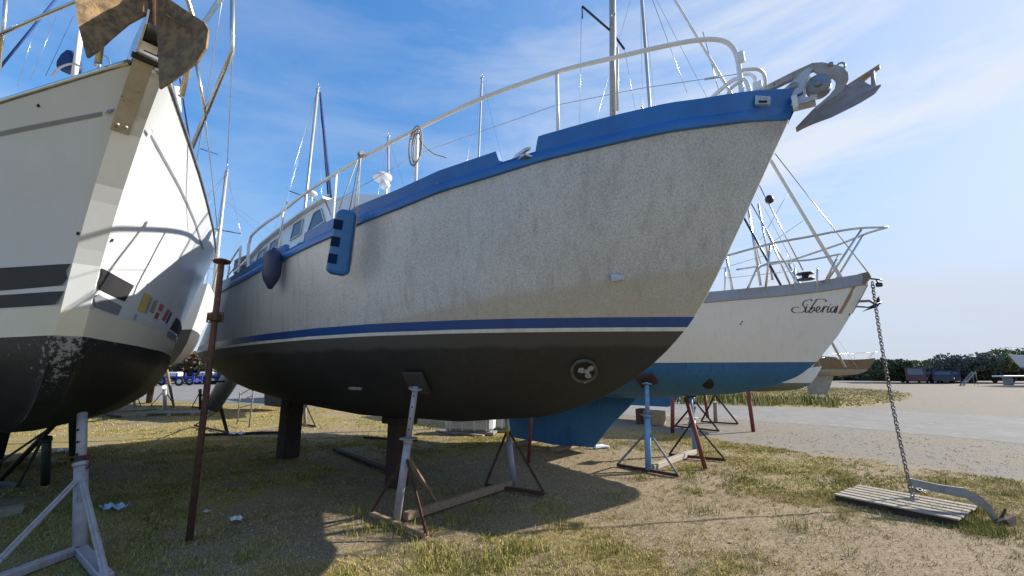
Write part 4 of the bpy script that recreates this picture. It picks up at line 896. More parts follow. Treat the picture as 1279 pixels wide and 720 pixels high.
mb.tube([C.pl(1084, 348, 0), C.pl(1102, 350, 0)], .012, 7); mb.box(C.pl(1098, 356, 0), (.08, .05, .06), bev=.01); mb.tube([C.pl(1095, 350, 0), C.pl(1097, 355, 0)], .012, 7); mb.build('bow_light', dark_plastic, TC)
SA = empty('stowed_anchor', C.w(3.1, 0, 2.5), C.h, 'small dark anchor stowed under the roller at the bow of Siberia', 'anchor'); org = (3.1, 0, 2.5)
mb = MB(); mb.tube([C.pl(1066, 377, 0), C.pl(1086, 376, 0), C.pl(1094, 380, 0)], .02, 8); mb.tube([C.pl(1066, 383, 0), C.pl(1086, 384, 0)], .014, 8); o = mb.build('shank', galv, SA); ch(o, C, org)
mb = MB(); mb.prism([C.pl(1076, 390, -.1), C.pl(1090, 382, -.02), C.pl(1101, 377, -.1), C.pl(1096, 384, -.14), C.pl(1088, 386, -.1)], (0, .02, 0)); mb.prism([C.pl(1088, 384, .05), C.pl(1096, 372, .12), C.pl(1098, 370, .14), C.pl(1100, 380, .08)], (0, .02, 0)); mb.tube([C.pl(1088, 384, -.12), C.pl(1100, 378, .1)], .02, 8)
o = mb.build('fluke', dark_plastic, SA); ch(o, C, org)
# pulpit
tip = C.pl(1109, 284, 0); mb = MB()
st = [C.pl(907, 320, -.85), C.pl(962, 305, -.72), C.pl(1010, 296, -.52), C.pl(1047, 289, -.42), C.pl(1076, 285, -.25), tip]
mb.tube([tuple(q) for q in spline(st, 4)], .017, 9); pr_ = [C.pl(1109, 284, 0), C.pl(1082, 292, .2), C.pl(1055, 303, .40), C.pl(1020, 315, .6), C.pl(989, 325, .75), C.pl(960, 331, .95), C.pl(920, 337, 1.2)]
mb.tube([tuple(q) for q in spline(pr_, 4)], .016, 9); mb.build('pulpit_rail', steel, TC)
for a, b_ in (((1076, 287, -.25), (1031, 354, -.36)), ((1078, 294, .2), (1041, 354, .22)), ((962, 305, -.72), (956, 363, -.74)), ((1047, 320, -.3), (1030, 353, -.3)), ((948, 330, -.8), (932, 364, -.8))):
    mb = MB(); mb.tube([C.pl(*a), C.pl(*b_)], .015, 8); mb.build('pulpit_leg', steel, TC)
mb = MB(); mb.tube([tuple(q) for q in spline([C.pl(1052, 317, -.32), C.pl(1010, 325, -.5), C.pl(965, 328, -.7), C.pl(945, 338, -.8), C.pl(934, 362, -.8)], 5)], .013, 8); mb.build('pulpit_mid_rail', steel, TC)
for u in (905, 992, 1020): mb = MB(); mb.tube([C.pl(u, 364, -.6), C.pl(u + 1, 335, -.6)], .012, 7); mb.build('stanchion', steel, TC)
mb = MB(); mb.tube([C.pl(905, 348, -.9), C.pl(990, 339, -.6)], .004, 5); mb.tube([C.pl(880, 342, -.9), C.pl(960, 318, -.7)], .004, 5); mb.build('lifeline', steel, TC)
# mast and rigging
mt = C.pl(763, -330, 0); mbase = C.pl(766, 360, 0); xm = mbase.x
mb = MB(); mtop = Vector((mt.x, 0, mt.z)); mb.tube([Vector((xm, 0, 2.8)), mtop], .072, 16); mst = mb.build('mast', mat('dull_mast_aluminium', (.38, .37, .35), (.28, .27, .26), scale=3, rough=.5, metal=.3), TC)
mb = MB(); s0 = C.pl(771, 45, 0)
spr = C.pl(764, 40, 0)
for (u, v, y) in ((727, 8, -1.0), (780, 62, .35)): mb.bar((spr.x, 0, spr.z), C.pl(u, v, y * .6), .035, .05, bev=.008)
e = C.pl(727, 8, -.6); mb.tube([e, e - Vector((0, 0, .32))], .014, 7); mb.build('spreader', dark_plastic, mst)
mb = MB(); mb.tube([C.pl(771, 60, -.12), C.pl(771, 138, -.12)], .03, 10); mb.tube([C.pl(768, 0, -.1), C.pl(767, 138, -.1)], .008, 6); q = C.pl(766, 19, -.14); mb.tube([q + Vector((math.cos(a) * .05, 0, math.sin(a) * .05)) for a in np.linspace(0, 6.28, 13)[:-1]], .012, 6, closed=True); mb.build('halyard_fittings', mast_alu, mst)
FS = [C.pl(843, 0, 0), C.pl(905, 111, 0), C.pl(963, 205, 0), C.pl(1052, 350, 0)]
a_ = FS[3]; dir_ = (FS[0] - FS[3]); mb = MB(); mb.tube([a_ + dir_ * .0, a_ + dir_ * 2.2], .026, 10); mb.build('furled_forestay', white_paint, TC)
mb = MB()
for a, b_, y0, y1, r in (((878, 40), (900, 122), 0, 0, .008), ((726, 20), (724, 160), -.6, -1.1, .005), ((815, 0), (858, 116), 0, 0, .006), ((968, 192), (1086, 343), 0, 0, .008), ((945, 225), (1003, 338), .1, .1, .010), ((938, 254), (996, 356), .1, .1, .012), ((780, 62), (794, 140), .4, .9, .005), ((934, 268), (950, 330), .4, .4, .008)):
    mb = MB(); mb.tube([C.pl(*a, y0), C.pl(*b_, y1)], r, 6); mb.build('stay', steel, TC)
for a, b_, r in (((905, 310), (915, 364), .022), ((935, 262), (950, 357), .02), ((985, 240), (950, 300), .005), ((1003, 276), (960, 306), .005), ((947, 255), (965, 350), .016), ((958, 290), (987, 356), .014)):
    mb = MB(); mb.tube([C.pl(*a, .5), C.pl(*b_, .5)], r, 6); mb.build('shroud', steel, TC)
mb = MB(); mb.tube([C.pl(928, 270, 0), C.pl(976, 358, 0)], .018, 8); mb.build('furling_line', dark_plastic, TC)
mb = MB(); q = C.pl(1006, 346, -.05); mb.lathe(q, (0, 0, 1), [(.0, -.05), (.12, -.05), (.12, -.03), (.05, -.02), (.05, .03), (.12, .04), (.12, .06), (.03, .07), (0, .07)], 16); mb.lathe(C.pl(961, 250, 0), (0, 0, 1), [(0, -.07), (.06, -.04), (.07, .02), (.03, .08), (0, .09)], 12); mb.build('furling_drum', dark_plastic, TC)
mb = MB(); mb.prism([(-5.5, -.9, 2.85), (.2, -.55, 2.75), (.2, -.5, 2.95), (-1.2, -.7, 3.12), (-5.5, -.85, 3.25)], (0, 1.5, 0)); mb.build('coachroof', white_gel, TC)
# name in script: pen strokes traced over the hull skin
SIB = [[(264, 418), (252, 400), (215, 404), (172, 428), (160, 455), (182, 490), (190, 518), (160, 542), (110, 549), (60, 545), (37, 522), (48, 498), (85, 484), (112, 492)],
       [(205, 478), (195, 510), (190, 540), (205, 545), (225, 530)], [(212, 455), (214, 460)],
       [(320, 400), (290, 440), (250, 500), (232, 540), (250, 548), (285, 520), (290, 490), (270, 490), (255, 515)],
       [(285, 520), (310, 530), (345, 510), (350, 485), (330, 482), (310, 515), (320, 542), (350, 540), (380, 515)],
       [(380, 515), (400, 480), (395, 500), (380, 545)], [(395, 505), (420, 478), (440, 485)],
       [(455, 480), (440, 515), (435, 542), (455, 542), (480, 520)], [(468, 450), (470, 455)],
       [(535, 485), (505, 480), (475, 510), (475, 542), (500, 540), (535, 490), (515, 535), (530, 545), (552, 470)],
       [(300, 405), (350, 395), (400, 398), (425, 412), (410, 425)]]
mb = MB()
def pen(pts):
    S3 = spline([Vector((a, c, 0)) for a, c in pts], 5); tw = []
    for p in S3:
        u = 985 + p.x / 9.0; v = 330 + p.y / 9.0; x, z = hit(C, rowsC, u, v); tw.append((x, z))
    for i in range(len(tw) - 1):
        (x0, z0), (x1, z1) = tw[i], tw[i + 1]; dx, dz = x1 - x0, z1 - z0; Ln = math.hypot(dx, dz) + 1e-9
        ang = abs(dz) / Ln; wd = .0022 + .0050 * ang; nx_, nz_ = -dz / Ln * wd, dx / Ln * wd; ex, ez = dx / Ln * .003, dz / Ln * .003
        Q = [(x0 - nx_ - ex, z0 - nz_ - ez), (x0 + nx_ - ex, z0 + nz_ - ez), (x1 + nx_ + ex, z1 + nz_ + ez), (x1 - nx_ + ex, z1 - nz_ + ez)]
        mb.add([(x, -(surfC(x, z) + .005 + .0004 * (i % 3)), z) for x, z in Q], [[0, 1, 2, 3]])
for s_ in SIB: pen(s_)
mb.build('name_lettering', ink, TC)
mb = MB()
for (u, v) in ((925, 405), (1061, 393), (927, 402)):
    x, z = hit(C, rowsC, u, v); mb.lathe((x, -surfC(x, z), z), (0, -1, 0), [(.012, -.004), (.012, .006), (0, .007)], 8)
mb.build('drain_fitting', darkhole, TC)
# anchor chain from the bow to the pallet
top = C.w(3.04, -.02, 2.86); bot = Vector((4.87, 5.62, .17)); CHN = empty('anchor_chain', bot, 0, 'long galvanised chain hanging from the bow of Siberia down to the pallet', 'chain')
Lc = (top - bot).length; nl = int(Lc / .048); mb = MB(); dv = (top - bot).normalized(); e1 = dv.orthogonal().normalized(); e2 = dv.cross(e1)
for i in range(nl + 1):
    s_ = (i + .5) / (nl + 1); c = bot.lerp(top, s_) + Vector((-.06, -.03, 0)) * math.sin(math.pi * s_); x = e1 if i % 2 else e2
    if i % 2: x = (e1 * .8 + e2 * .6)
    else: x = (e2 * .8 - e1 * .6)
    mb.tube([c - bot + dv * (.033 * math.copysign(abs(math.cos(a)) ** .7, math.cos(a))) + x * (.019 * math.copysign(abs(math.sin(a)) ** .7, math.sin(a))) for a in np.linspace(0, 6.283, 13)[:-1]], .0068, 6, closed=True)
for i in range(12):
    c = Vector((.02 * math.sin(i * 2.1) + .012 * i, -.01 + .03 * math.sin(i * 1.3), .0 + .01 * (i % 3) - .02)); a0 = i * .9
    mb.tube([c + Vector((math.cos(a0), math.sin(a0), .25)) * (.033 * math.cos(a)) + Vector((-math.sin(a0), math.cos(a0), .4 * (i % 2))) * (.019 * math.sin(a)) for a in np.linspace(0, 6.283, 11)[:-1]], .0068, 6, closed=True)
mb.build('links', mat('dark_chain_steel', (.10, .095, .09), (.17, .15, .13), scale=20, rough=.5, metal=.4), CHN)
# pallet and ground anchor
pc = (gp(1057, 606, .13) + gp(1208, 632, .13)) / 2; pd = (gp(1208, 625, .13) - gp(1064, 600, .13)).normalized(); ang = math.atan2(pd.y, pd.x)
PL = empty('pallet', (pc.x, pc.y, -.06), ang, 'silvered wooden pallet lying in the grass under the anchor chain', 'pallet')
for k in range(6): mb = MB(); mb.box((random.uniform(-.01, .01), -.36 + k * .144, .125), (1.12, .10, .018), Matrix.Rotation(random.uniform(-.01, .01), 3, 'Z'), bev=.003); mb.build('board', wood_grey, PL)
for x in (-.48, 0, .48): mb = MB(); mb.box((x, 0, .104), (.10, .82, .018)); mb.box((x, -.34, .055), (.10, .12, .07)); mb.box((x, .34, .055), (.10, .12, .07)); mb.box((x, 0, .055), (.1, .12, .07)); mb.build('runner', wood_dark, PL)
for y in (-.395, .395): mb = MB(); mb.box((0, y, .075), (1.10, .022, .075), bev=.004); mb.build('side_board', wood_dark, PL)
GA = empty('ground_anchor', gp(1250, 655, 0), 0, 'grey galvanised anchor lying on the ground with its shank across the pallet', 'anchor'); o0 = gp(1250, 655, 0)
sp_pts = [(1137, 602, 5.35, .030), (1175, 611, 5.22, .036), (1205, 616, 5.12, .042), (1228, 629, 5.05, .048), (1238, 641, 5.0, .056), (1248, 655, 4.97, .05)]
mb = MB(); P = [at(u, v, Y) - o0 for u, v, Y, _ in sp_pts]
for i in range(len(P) - 1):
    ha, hb_ = sp_pts[i][3] * 1.25, sp_pts[i + 1][3] * 1.25; V = []
    for p, hh in ((P[i], ha), (P[i + 1], hb_)):
        for sy in (-.016, .016):
            for sz_ in (-1, 1): V.append(p + Vector((.3 * sy, sy, sz_ * hh)))
    mb.add(V, [[0, 1, 3, 2], [4, 6, 7, 5], [0, 4, 5, 1], [2, 3, 7, 6], [0, 2, 6, 4], [1, 5, 7, 3]])
mb.build('shank', galv, GA)
mb = MB(); e = P[-1]; tipz = Vector((0, 0, 0))
mb.prism([e + Vector((-.08, -.03, .03)), e + Vector((.03, -.05, .06)), e + Vector((.17, -.02, .09)), e + Vector((.12, -.06, -.01)), e + Vector((.05, -.12, -.07)), e + Vector((-.08, -.13, -.06))], (.01, .03, .01))
mb.prism([e + Vector((-.06, 0, .02)), e + Vector((.10, .05, .03)), e + Vector((.20, .08, .12)), e + Vector((.15, .12, .0)), e + Vector((0, .12, -.07))], (.01, .03, .01)); mb.build('fluke', rust_dark, GA)
mb = MB(); e = P[0]; mb.tube([e + Vector((math.cos(a) * .03, .0, math.sin(a) * .035)) for a in np.linspace(0, 6.283, 12)[:-1]], .009, 6, closed=True)
for k in range(4): c = e + Vector((.02 - .01 * k, 0, -.05 - .045 * k)); mb.tube([c + Vector((math.cos(a) * .018 * (k % 2) , math.cos(a) * .018 * (1 - k % 2), math.sin(a) * .032)) for a in np.linspace(0, 6.283, 11)[:-1]], .0075, 6, closed=True)
mb.build('shackle', galv, GA)

# ================================================================== generic yachts behind
def yacht(c, hd, label, sc, mats3, mast_px=None, Ym=None, mast_top=14, keel=True, name='sailing_yacht', zoff=0.0, spread=True, kz=.14, drop=0.0):
    F_ = Frame(c, hd); T = empty(name, F_.c, F_.h, label, 'boat', 'boats laid up ashore')
    k = sc
    sp = dict(spC); sp = {a: b_ for a, b_ in spC.items()}
    sp['xs_sh'] = -7 * k; sp['xs_wl'] = -6.2 * k; sp['run'] = 1.4 * k; sp['stem'] = [(x * k, z * k + zoff) for x, z in stemC]
    for kk in ('bsh', 'bwl'): sp[kk] = [(u, b_ * k) for u, b_ in spC[kk]]
    for kk in ('zsh', 'keel'): sp[kk] = [(u, z * k + zoff) for u, z in spC[kk]]
    if drop:
        sp['keel'] = [(u, z - drop) for u, z in sp['keel']]; sp['stem'] = [(x, z - drop * max(0, 1 - i / 4)) for i, (x, z) in enumerate(sp['stem'])]
    sp['zwl'] = 1.72 * k + zoff; sp['nu'] = 26; sp['ntop'] = 6
    m_, rows = loft(sp, None); m_.build('hull', mats3, T)
    z0 = lambda z: z * k + zoff
    mb = MB(); mb.prism([(-5.2 * k, -.8 * k, z0(2.8)), (-.2 * k, -.5 * k, z0(2.7)), (-.4 * k, -.5 * k, z0(2.95)), (-2 * k, -.7 * k, z0(3.1)), (-5.2 * k, -.75 * k, z0(3.2))], (0, 1.4 * k, 0)); mb.build('coachroof', mats3[1], T)
    if keel:
        mb = MB(); mb.prism([(-.7 * k, -.1, z0(1.15)), (-1.5 * k, -.1, kz), (-3.0 * k, -.1, kz), (-3.3 * k, -.1, z0(1.2))], (0, .2, 0)); mb.build('fin_keel', mats3[0], T)
    mb = MB()
    for sg in (-1, 1):
        mb.tube([(2.4 * k, sg * .28 * k, z0(2.8)), (2.9 * k, sg * .2 * k, z0(3.4)), (3.2 * k, 0, z0(3.45))], .014, 7); mb.tube([(2.9 * k, sg * .2 * k, z0(3.4)), (1.0 * k, sg * .8 * k, z0(3.3)), (1.0 * k, sg * .82 * k, z0(2.7))], .012, 7)
        mb.tube([(1.0 * k, sg * .8 * k, z0(3.3)), (-6.5 * k, sg * 1.2 * k, z0(3.45))], .006, 5)
    mb.build('pulpit_rail', steel, T)
    if mast_px:
        (u0, v0), (u1, v1) = mast_px; hi = F_.l(at(u1, v1, Ym)); lo = F_.l(at(u0, v0, Ym)); d = (lo - hi); lo2 = hi + d * ((z0(2.8) - hi.z) / d.z)
        r_ = .062; mb = MB(); mb.tube([lo2, hi], r_, 12); mm = mb.build('mast', mast_alu, T)
        zt = hi.z
        if spread:
            mb = MB(); zs = lo2.lerp(hi, .55); mb.bar(zs + Vector((-.05, -.75, .05)), zs + Vector((0, 0, 0)), .05, .03); mb.bar(zs, zs + Vector((-.05, .75, .05)), .05, .03); mb.build('spreader', dark_plastic, mm)
        for e_ in ((2.9 * k, 0, z0(2.9)), (-6.8 * k, 0, z0(3))): mb = MB(); mb.tube([hi, e_], .008, 5); mb.build('stay', steel, mm)
        zs = lo2.lerp(hi, .55)
        for sg in (-1, 1): mb = MB(); mb.tube([hi, zs + Vector((0, sg * .75, 0)), (lo2.x, sg * 1.3 * k, z0(2.8))], .007, 5); mb.build('shroud', steel, mm)
        mb = MB(); mb.tube([hi, hi + Vector((0, 0, .6))], .01, 5); mb.box(hi + Vector((0, 0, .05)), (.3, .05, .06)); mb.build('masthead_fitting', steel, mm)
    return T, F_
blue_bright = mat('bright_blue_antifouling', (.02, .16, .5), (.02, .12, .4), rough=.5)
grey_bottom = mat('grey_green_antifouling', (.16, .17, .15), (.12, .13, .12), rough=.7)
tan_gel = mat('tan_gelcoat', (.20, .125, .07), (.16, .10, .06), rough=.4)
T4, F4 = yacht((6.3, 13.6), -38, 'white yacht with blue bottom standing just beyond Siberia', 1.0, [sib_blue, white_gel, deck_m], ((812, 140), (799, -40)), 14.5, kz=.42)
T4b = T4
T5, F5 = yacht((-11.4, 14.2), -38, 'dark-bottomed pale yacht in the gap between the white and aluminium hulls', 1.12, [black_bottom, white_gel, deck_m], ((262, 400), (283, 215)), 16.0, keel=False, zoff=.85, drop=.5)
T8, F8 = yacht((-8.1, 17.0), -38, 'white yacht behind the aluminium stern, its mast carrying a furled blue sail', .95, [black_bottom, white_gel, deck_m], ((383, 240), (397, 112)), 18.2)
q = F8.l(at(400, 116, 18)); q2 = F8.l(at(412, 246, 17.2)); mb = MB(); mb.tube([q, q2], [.05, .10], 8); mb.build('furled_headsail', canvas_blue, T8)
T7, F7 = yacht((-5.0, 23.0), -38, 'distant white yacht with a short thin mast behind the aluminium cabin', .95, [sib_blue, white_gel, deck_m], ((485, 240), (485, 172)), 24.5)
T6, F6 = yacht((-.2, 25.0), -38, 'distant white yacht whose mast shows between rope coil and bow cleat', .95, [black_bottom, white_gel, deck_m], ((598, 195), (602, 98)), 25.5, spread=False)
T9, F9 = yacht((14.0, 23.6), -30, 'pale grey hull with a cluttered bow beside the road beyond Siberia', .75, [grey_bottom, white_gel, deck_m], ((1040, 430), (985, 330)), 24.0, spread=False, zoff=-.35, keel=False)
T10, F10 = yacht((20.0, 26.6), -20, 'brown and cream hull with white pulpit parked beyond the grassy verge', .6, [mat('cream_bottom', (.33, .31, .26), rough=.6), tan_gel, white_paint], None, keel=True, zoff=.6, name='motor_sailer')
T11, F11 = yacht((55, 45.0), 180, 'grey and white motor yacht at the far right edge of the yard', 1.2, [grey_bottom, white_gel, deck_m], None, keel=True, zoff=-.2, name='motor_yacht')
mb = MB(); mb.box((-2.5, 0, 4.4), (4.5, 2.2, 1.1), bev=.15); mb.box((-3, 0, 5.3), (3, 2.0, .12), bev=.03); mb.build('flybridge', white_gel, T11)
mb = MB(); mb.box((-2.5, 1.12, 4.5), (3.8, .03, .5)); mb.box((-2.5, -1.12, 4.5), (3.8, .03, .5)); mb.build('window', glass, T11)
T12, F12 = yacht((-7.0, 11.6 + 24), -38, 'small far sailing boat hull across the road at the left', .9, [sib_blue, white_gel, deck_m], ((268, 300), (281, 250)), 34)

# ================================================================== stands, props, blocks
def stand(name_, label, base, topP, m_pole, m_leg, leg_pts, brace_h=.55, r=.042, pad=True, pad_n=None, inner=True, pad_m=None, grp='jack stands propping the hulls', brace_w=.035, foot_m=None):
    base = Vector(base); base.z = 0; T = empty('jack_stand', base, 0, label, 'boat stand', grp)
    tp = Vector(topP) - base; d = tp.normalized(); L_ = tp.length
    mb = MB(); mb.tube([(0, 0, .03), d * (L_ * .60)], r, 16); mb.tube([d * (L_ * .585), d * (L_ * .615)], r * 1.18, 16)
    ph = d * (L_ * .60) ; mb.build('pole', m_pole, T)
    if inner:
        mb = MB(); mb.tube([d * (L_ * .58), d * (L_ - .02)], r * .72, 14); 
        for s_ in (.68, .76, .84, .92): 
            c = d * (L_ * s_); mb.lathe(c + Vector((0, -r * .70, 0)), (0, -1, 0), [(.009, 0), (.009, .003), (0, .003)], 8, 1)
        mb.tube([d * (L_ - .05), d * (L_ - .035)], r * 1.7, 12); mb.build('screw_tube', [m_pole, darkhole], T)
        mb = MB(); c = d * (L_ * .615); mb.tube([c + Vector((math.cos(a) * r * 2.1, math.sin(a) * r * 2.1, 0)) for a in np.linspace(0, 6.283, 17)[:-1]], .009, 7, closed=True); mb.tube([c + Vector((-r * 2, 0, 0)), c + Vector((r * 2, 0, 0))], .008, 6); mb.build('height_pin', galv, T)
    bh = d * (brace_h / max(.3, d.z))
    feet = [Vector(p) - base for p in leg_pts]
    for p in feet:
        p.z = .03; q_ = p * 1.0; mb = MB(); mb.bar(bh, q_, brace_w, brace_w * .35, bev=.002); mb.bar(bh + Vector((0, 0, .001)), q_, brace_w * .3, brace_w, bev=.002); mb.build('brace', m_leg, T)
    if len(feet) >= 2:
        mb = MB(); mb.bar(feet[0] + Vector((0, 0, .0)), feet[1], .05, .045, bev=.004); mb.build('foot_bar', foot_m or m_leg, T)
    if pad:
        pn = Vector(pad_n or (0, 0, 1)).normalized(); x = pn.orthogonal().normalized(); y = pn.cross(x); x = Matrix.Rotation(R(20), 3, pn) @ x; y = pn.cross(x)
        c = tp; mb = MB(); mb.prism([c + x * a * .15 + y * b_ * .11 for a, b_ in ((-1, -1), (1, -1), (1, 1), (-1, 1))], pn * .035); mb.build('pad', pad_m or wood_dark, T)
    return T
# near pair under the aluminium boat
def hn(F_, fs, u, v, rows):
    x, z = hit(F_, rows, u, v); c, tx, nr = hullframe(lambda X, Z: -fs(X, Z), x, z); return F_.w(*c), (F_.d * nr.x + F_.n * nr.y + Vector((0, 0, nr.z)))
def surfAp(x, z): return surf(rowsA, x, z)
try: tpA, nA = hn(A, surfAp, 522, 476, rowsA)
except Exception: tpA, nA = at(522, 476, 5.3), Vector((-.3, -.5, -.8))
b1 = gp(495, 655); b2 = gp(642, 608)
stand('', 'pale grey stand with rusty braces under the aluminium hull, nearest the camera', b1, tpA + nA * .05, stand_grey, rust, [gp(463, 645), gp(533, 674)], brace_h=.72, pad_n=-nA, foot_m=wood, pad_m=mat('grey_pad_plate', (.055, .056, .058), (.03, .03, .03), rough=.6, spots=(.10, .08, .07), sscale=20))
mb = MB(); 
T_ = stand('', 'lilac-grey stand with a yellow band at the far end of the timber tie beam', b2, at(632, 515, 6.28), stand_grey, rust, [gp(606, 609), gp(680, 620), ], brace_h=.78, pad_n=(.2, .2, 1), inner=False)
mb = MB(); dd = (at(632, 515, 6.28) - b2); mb.tube([dd * .60, dd * .99], .031, 14); mb.build('screw_tube', stand_grey, T_); mb = MB(); mb.tube([dd * .70, dd * .78], .033, 14); mb.build('yellow_band', yellow, T_)
mb = MB(); m0 = (b1 + b2) / 2; mb.bar(b1 - m0 + Vector((.07, .08, .05)), b2 - m0 + Vector((-.05, -.05, .05)), .09, .085, bev=.01); o = mb.build('tie_beam', wood, None, m0); tag(o, 'weathered timber beam on the ground tying the two grey stands together', 'beam')
mb = MB(); a_ = gp(545, 633) ; pA2 = at(507, 572, 5.15); mb.bar(Vector((0, 0, 0)), pA2 - a_, .085, .02, bev=.003); o = mb.build('diagonal_plank', wood, None, a_ + Vector((0, 0, .03))); tag(o, 'orange-brown plank leaning from the nearest grey stand down to the tie beam', 'plank')
# blue pair under Siberia
def surfCn(x, z): return surf(rowsC, x, z)
try: tpC, nC = hn(C, surfCn, 808, 474, rowsC)
except Exception: tpC, nC = at(805, 474, 7.5), Vector((-.3, -.5, -.8))
b3 = gp(810, 590); b4 = gp(869, 567)
Tb = stand('', 'light blue stand with brown pad carrying the starboard bow of Siberia', b3, at(808, 474, tpC.y) + nC * .05, stand_blue, mat('faded_blue_grey_paint', (.20, .25, .30), (.13, .15, .18), scale=14, rough=.6, spots=(.14, .08, .05), sscale=20, sthr=.6), [gp(771, 583), gp(848, 597)], brace_h=.62, r=.05, pad_n=-nC, pad_m=rust_dark, foot_m=rust_dark)
Tb2 = stand('', 'light blue stand with dark braces at the far side of the bow of Siberia', b4, at(862, 494, 8.6), stand_blue, rust_dark, [gp(836, 570), gp(906, 577)], brace_h=.62, r=.05, pad_n=(.2, .2, 1))
mb = MB(); m0 = (b3 + b4) / 2; mb.bar(b3 - m0 + Vector((.08, .08, .05)), b4 - m0 + Vector((-.03, -.03, .05)), .10, .09, bev=.01); o = mb.build('tie_beam', wood_grey, None, m0); tag(o, 'grey timber beam tying the two light blue stands together', 'beam')
# black triangle stands of the boat beyond
b5_ = gp(871, 531); b6_ = gp(894, 529)
stand('', 'black triangular stand with grey post, left of the two beside the road', gp(861, 534), at(871, 492, 12.4), stand_grey, rust_dark, [gp(843, 534), gp(898, 540)], brace_h=.72, r=.05, inner=False, brace_w=.05)
stand('', 'black triangular stand with brown post, right of the two beside the road', gp(894, 528), at(893, 486, 13.6), wood_grey, rust_dark, [gp(876, 528), gp(922, 531)], brace_h=.85, r=.06, inner=False, brace_w=.05)
# red props
def prop(label, a, b_, r, m_, cap=False, grp='round steel props under the hulls', handle=False):
    a = Vector(a); T = empty('steel_prop', a, 0, label, 'prop', grp); d = Vector(b_) - a; mb = MB(); mb.tube([(0, 0, 0), d], r, 14); mb.build('tube', m_, T)
    if cap:
        mb = MB(); mb.lathe(d, d.normalized(), [(0, -.01), (.085, -.01), (.09, .005), (.06, .02), (0, .02)], 16); mb.build('cap_plate', m_, T)
    if handle:
        c = d * .77
        mb = MB()
        for sg in (-1, 1): mb.tube([c + Vector((sg * .03, 0, .05)), c + Vector((sg * .085, 0, .05)), c + Vector((sg * .085, 0, -.05)), c + Vector((sg * .03, 0, -.05))], .009, 7)
        mb.box(c, (.10, .10, .08), bev=.01); mb.build('adjusting_collar', m_, T)
    return T
prop('tall rusty brown steel prop standing between the white yacht and the aluminium boat', gp(236, 676), at(277, 327, 4.75), .031, rust, True, handle=True)
prop('red-brown prop leaning steeply in front of the far light blue stand', gp(881, 586), at(857, 497, 7.75), .035, rust_red)
prop('short dark red prop standing behind the keel block left of the leaning prop', gp(840, 541), at(840, 497, 11.6), .05, rust_red)
prop('dark red prop standing alone on the gravel beside the road', gp(941, 539), at(934, 486, 11.6), .05, rust_red)
prop('dim red prop in the shade before the blue keel of Siberia', gp(660, 578), at(664, 515, 7.9), .03, rust_red)
prop('thin red prop seen between the two black triangular stands', gp(884, 522), at(880, 492, 15), .05, rust_red)
# white/blue stands of left boat
bw_ = gp(99, 692)
TL = stand('', 'chipped white stand with triangular foot under the white yacht, bottom left corner', bw_, at(103, 514, 4.42), stand_white, stand_white, [gp(-40, 745), gp(132, 730)], brace_h=.62, r=.052, inner=False, pad=False, brace_w=.05)
mb = MB(); dd = at(103, 514, 4.42) - bw_; mb.tube([dd * .60, dd * .985], .04, 14)
for s_ in (.68, .77, .86): mb.lathe(dd * s_ + Vector((0, -.041, 0)), (0, -1, 0), [(.012, 0), (.012, .003), (0, .003)], 8, 1)
mb.build('screw_tube', [stand_white, darkhole], TL)
mb = MB(); c = dd * .62
for sg in (-1, 1): mb.tube([c + Vector((sg * .03, -.02, .045)), c + Vector((sg * .095, -.02, .045)), c + Vector((sg * .10, -.02, -.05)), c + Vector((sg * .03, -.02, -.06))], .009, 7)
mb.tube([c + Vector((0, 0, -.05)), c + Vector((0, 0, .06))], .055, 14); mb.build('adjusting_collar', rust, TL)
mb = MB(); mb.bar(Vector((0, 0, .04)), gp(-40, 745) - bw_ + Vector((0, 0, .04)), .09, .06, bev=.006); mb.bar(Vector((0, 0, .04)), gp(132, 730) - bw_ + Vector((0, 0, .04)), .09, .06, bev=.006); mb.build('foot_frame', stand_white, TL)
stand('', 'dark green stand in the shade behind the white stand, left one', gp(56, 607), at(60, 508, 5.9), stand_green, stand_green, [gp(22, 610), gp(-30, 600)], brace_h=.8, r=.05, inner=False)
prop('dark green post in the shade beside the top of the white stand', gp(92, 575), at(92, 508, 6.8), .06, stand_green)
prop('black diagonal pole leaning under the white yacht', gp(-5, 605), at(93, 505, 6.6), .035, rubber)
# stands seen behind at left
stand('', 'thin pale stand in sunlight beyond the white yacht, near the broken pallet', gp(206, 515), at(205, 458, 12.8), plastic_white, wood, [gp(188, 508), gp(218, 508)], brace_h=.95, r=.06, inner=False)
stand('', 'small distant pale stand at the edge of the yard road on the left', gp(168, 508), at(165, 470, 17), plastic_white, wood_grey, [gp(150, 507), gp(176, 508)], brace_h=.95, r=.05, inner=False)
stand('', 'dark tripod stand beyond the rear keel post', gp(381, 533), at(380, 488, 11.5), galv, rust_dark, [gp(370, 530), gp(394, 534)], brace_h=.75, r=.045, inner=False)
stand('', 'black tripod stand right behind the rudder of the aluminium boat', gp(283, 540), at(268, 478, 9.4), rust_dark, rust_dark, [gp(243, 533), gp(285, 542)], brace_h=.7, r=.04, inner=False)
prop('grey wooden post on the far side of the white yacht, beside the pale stand', gp(186, 503), at(192, 460, 17.0), .13, wood_dark)
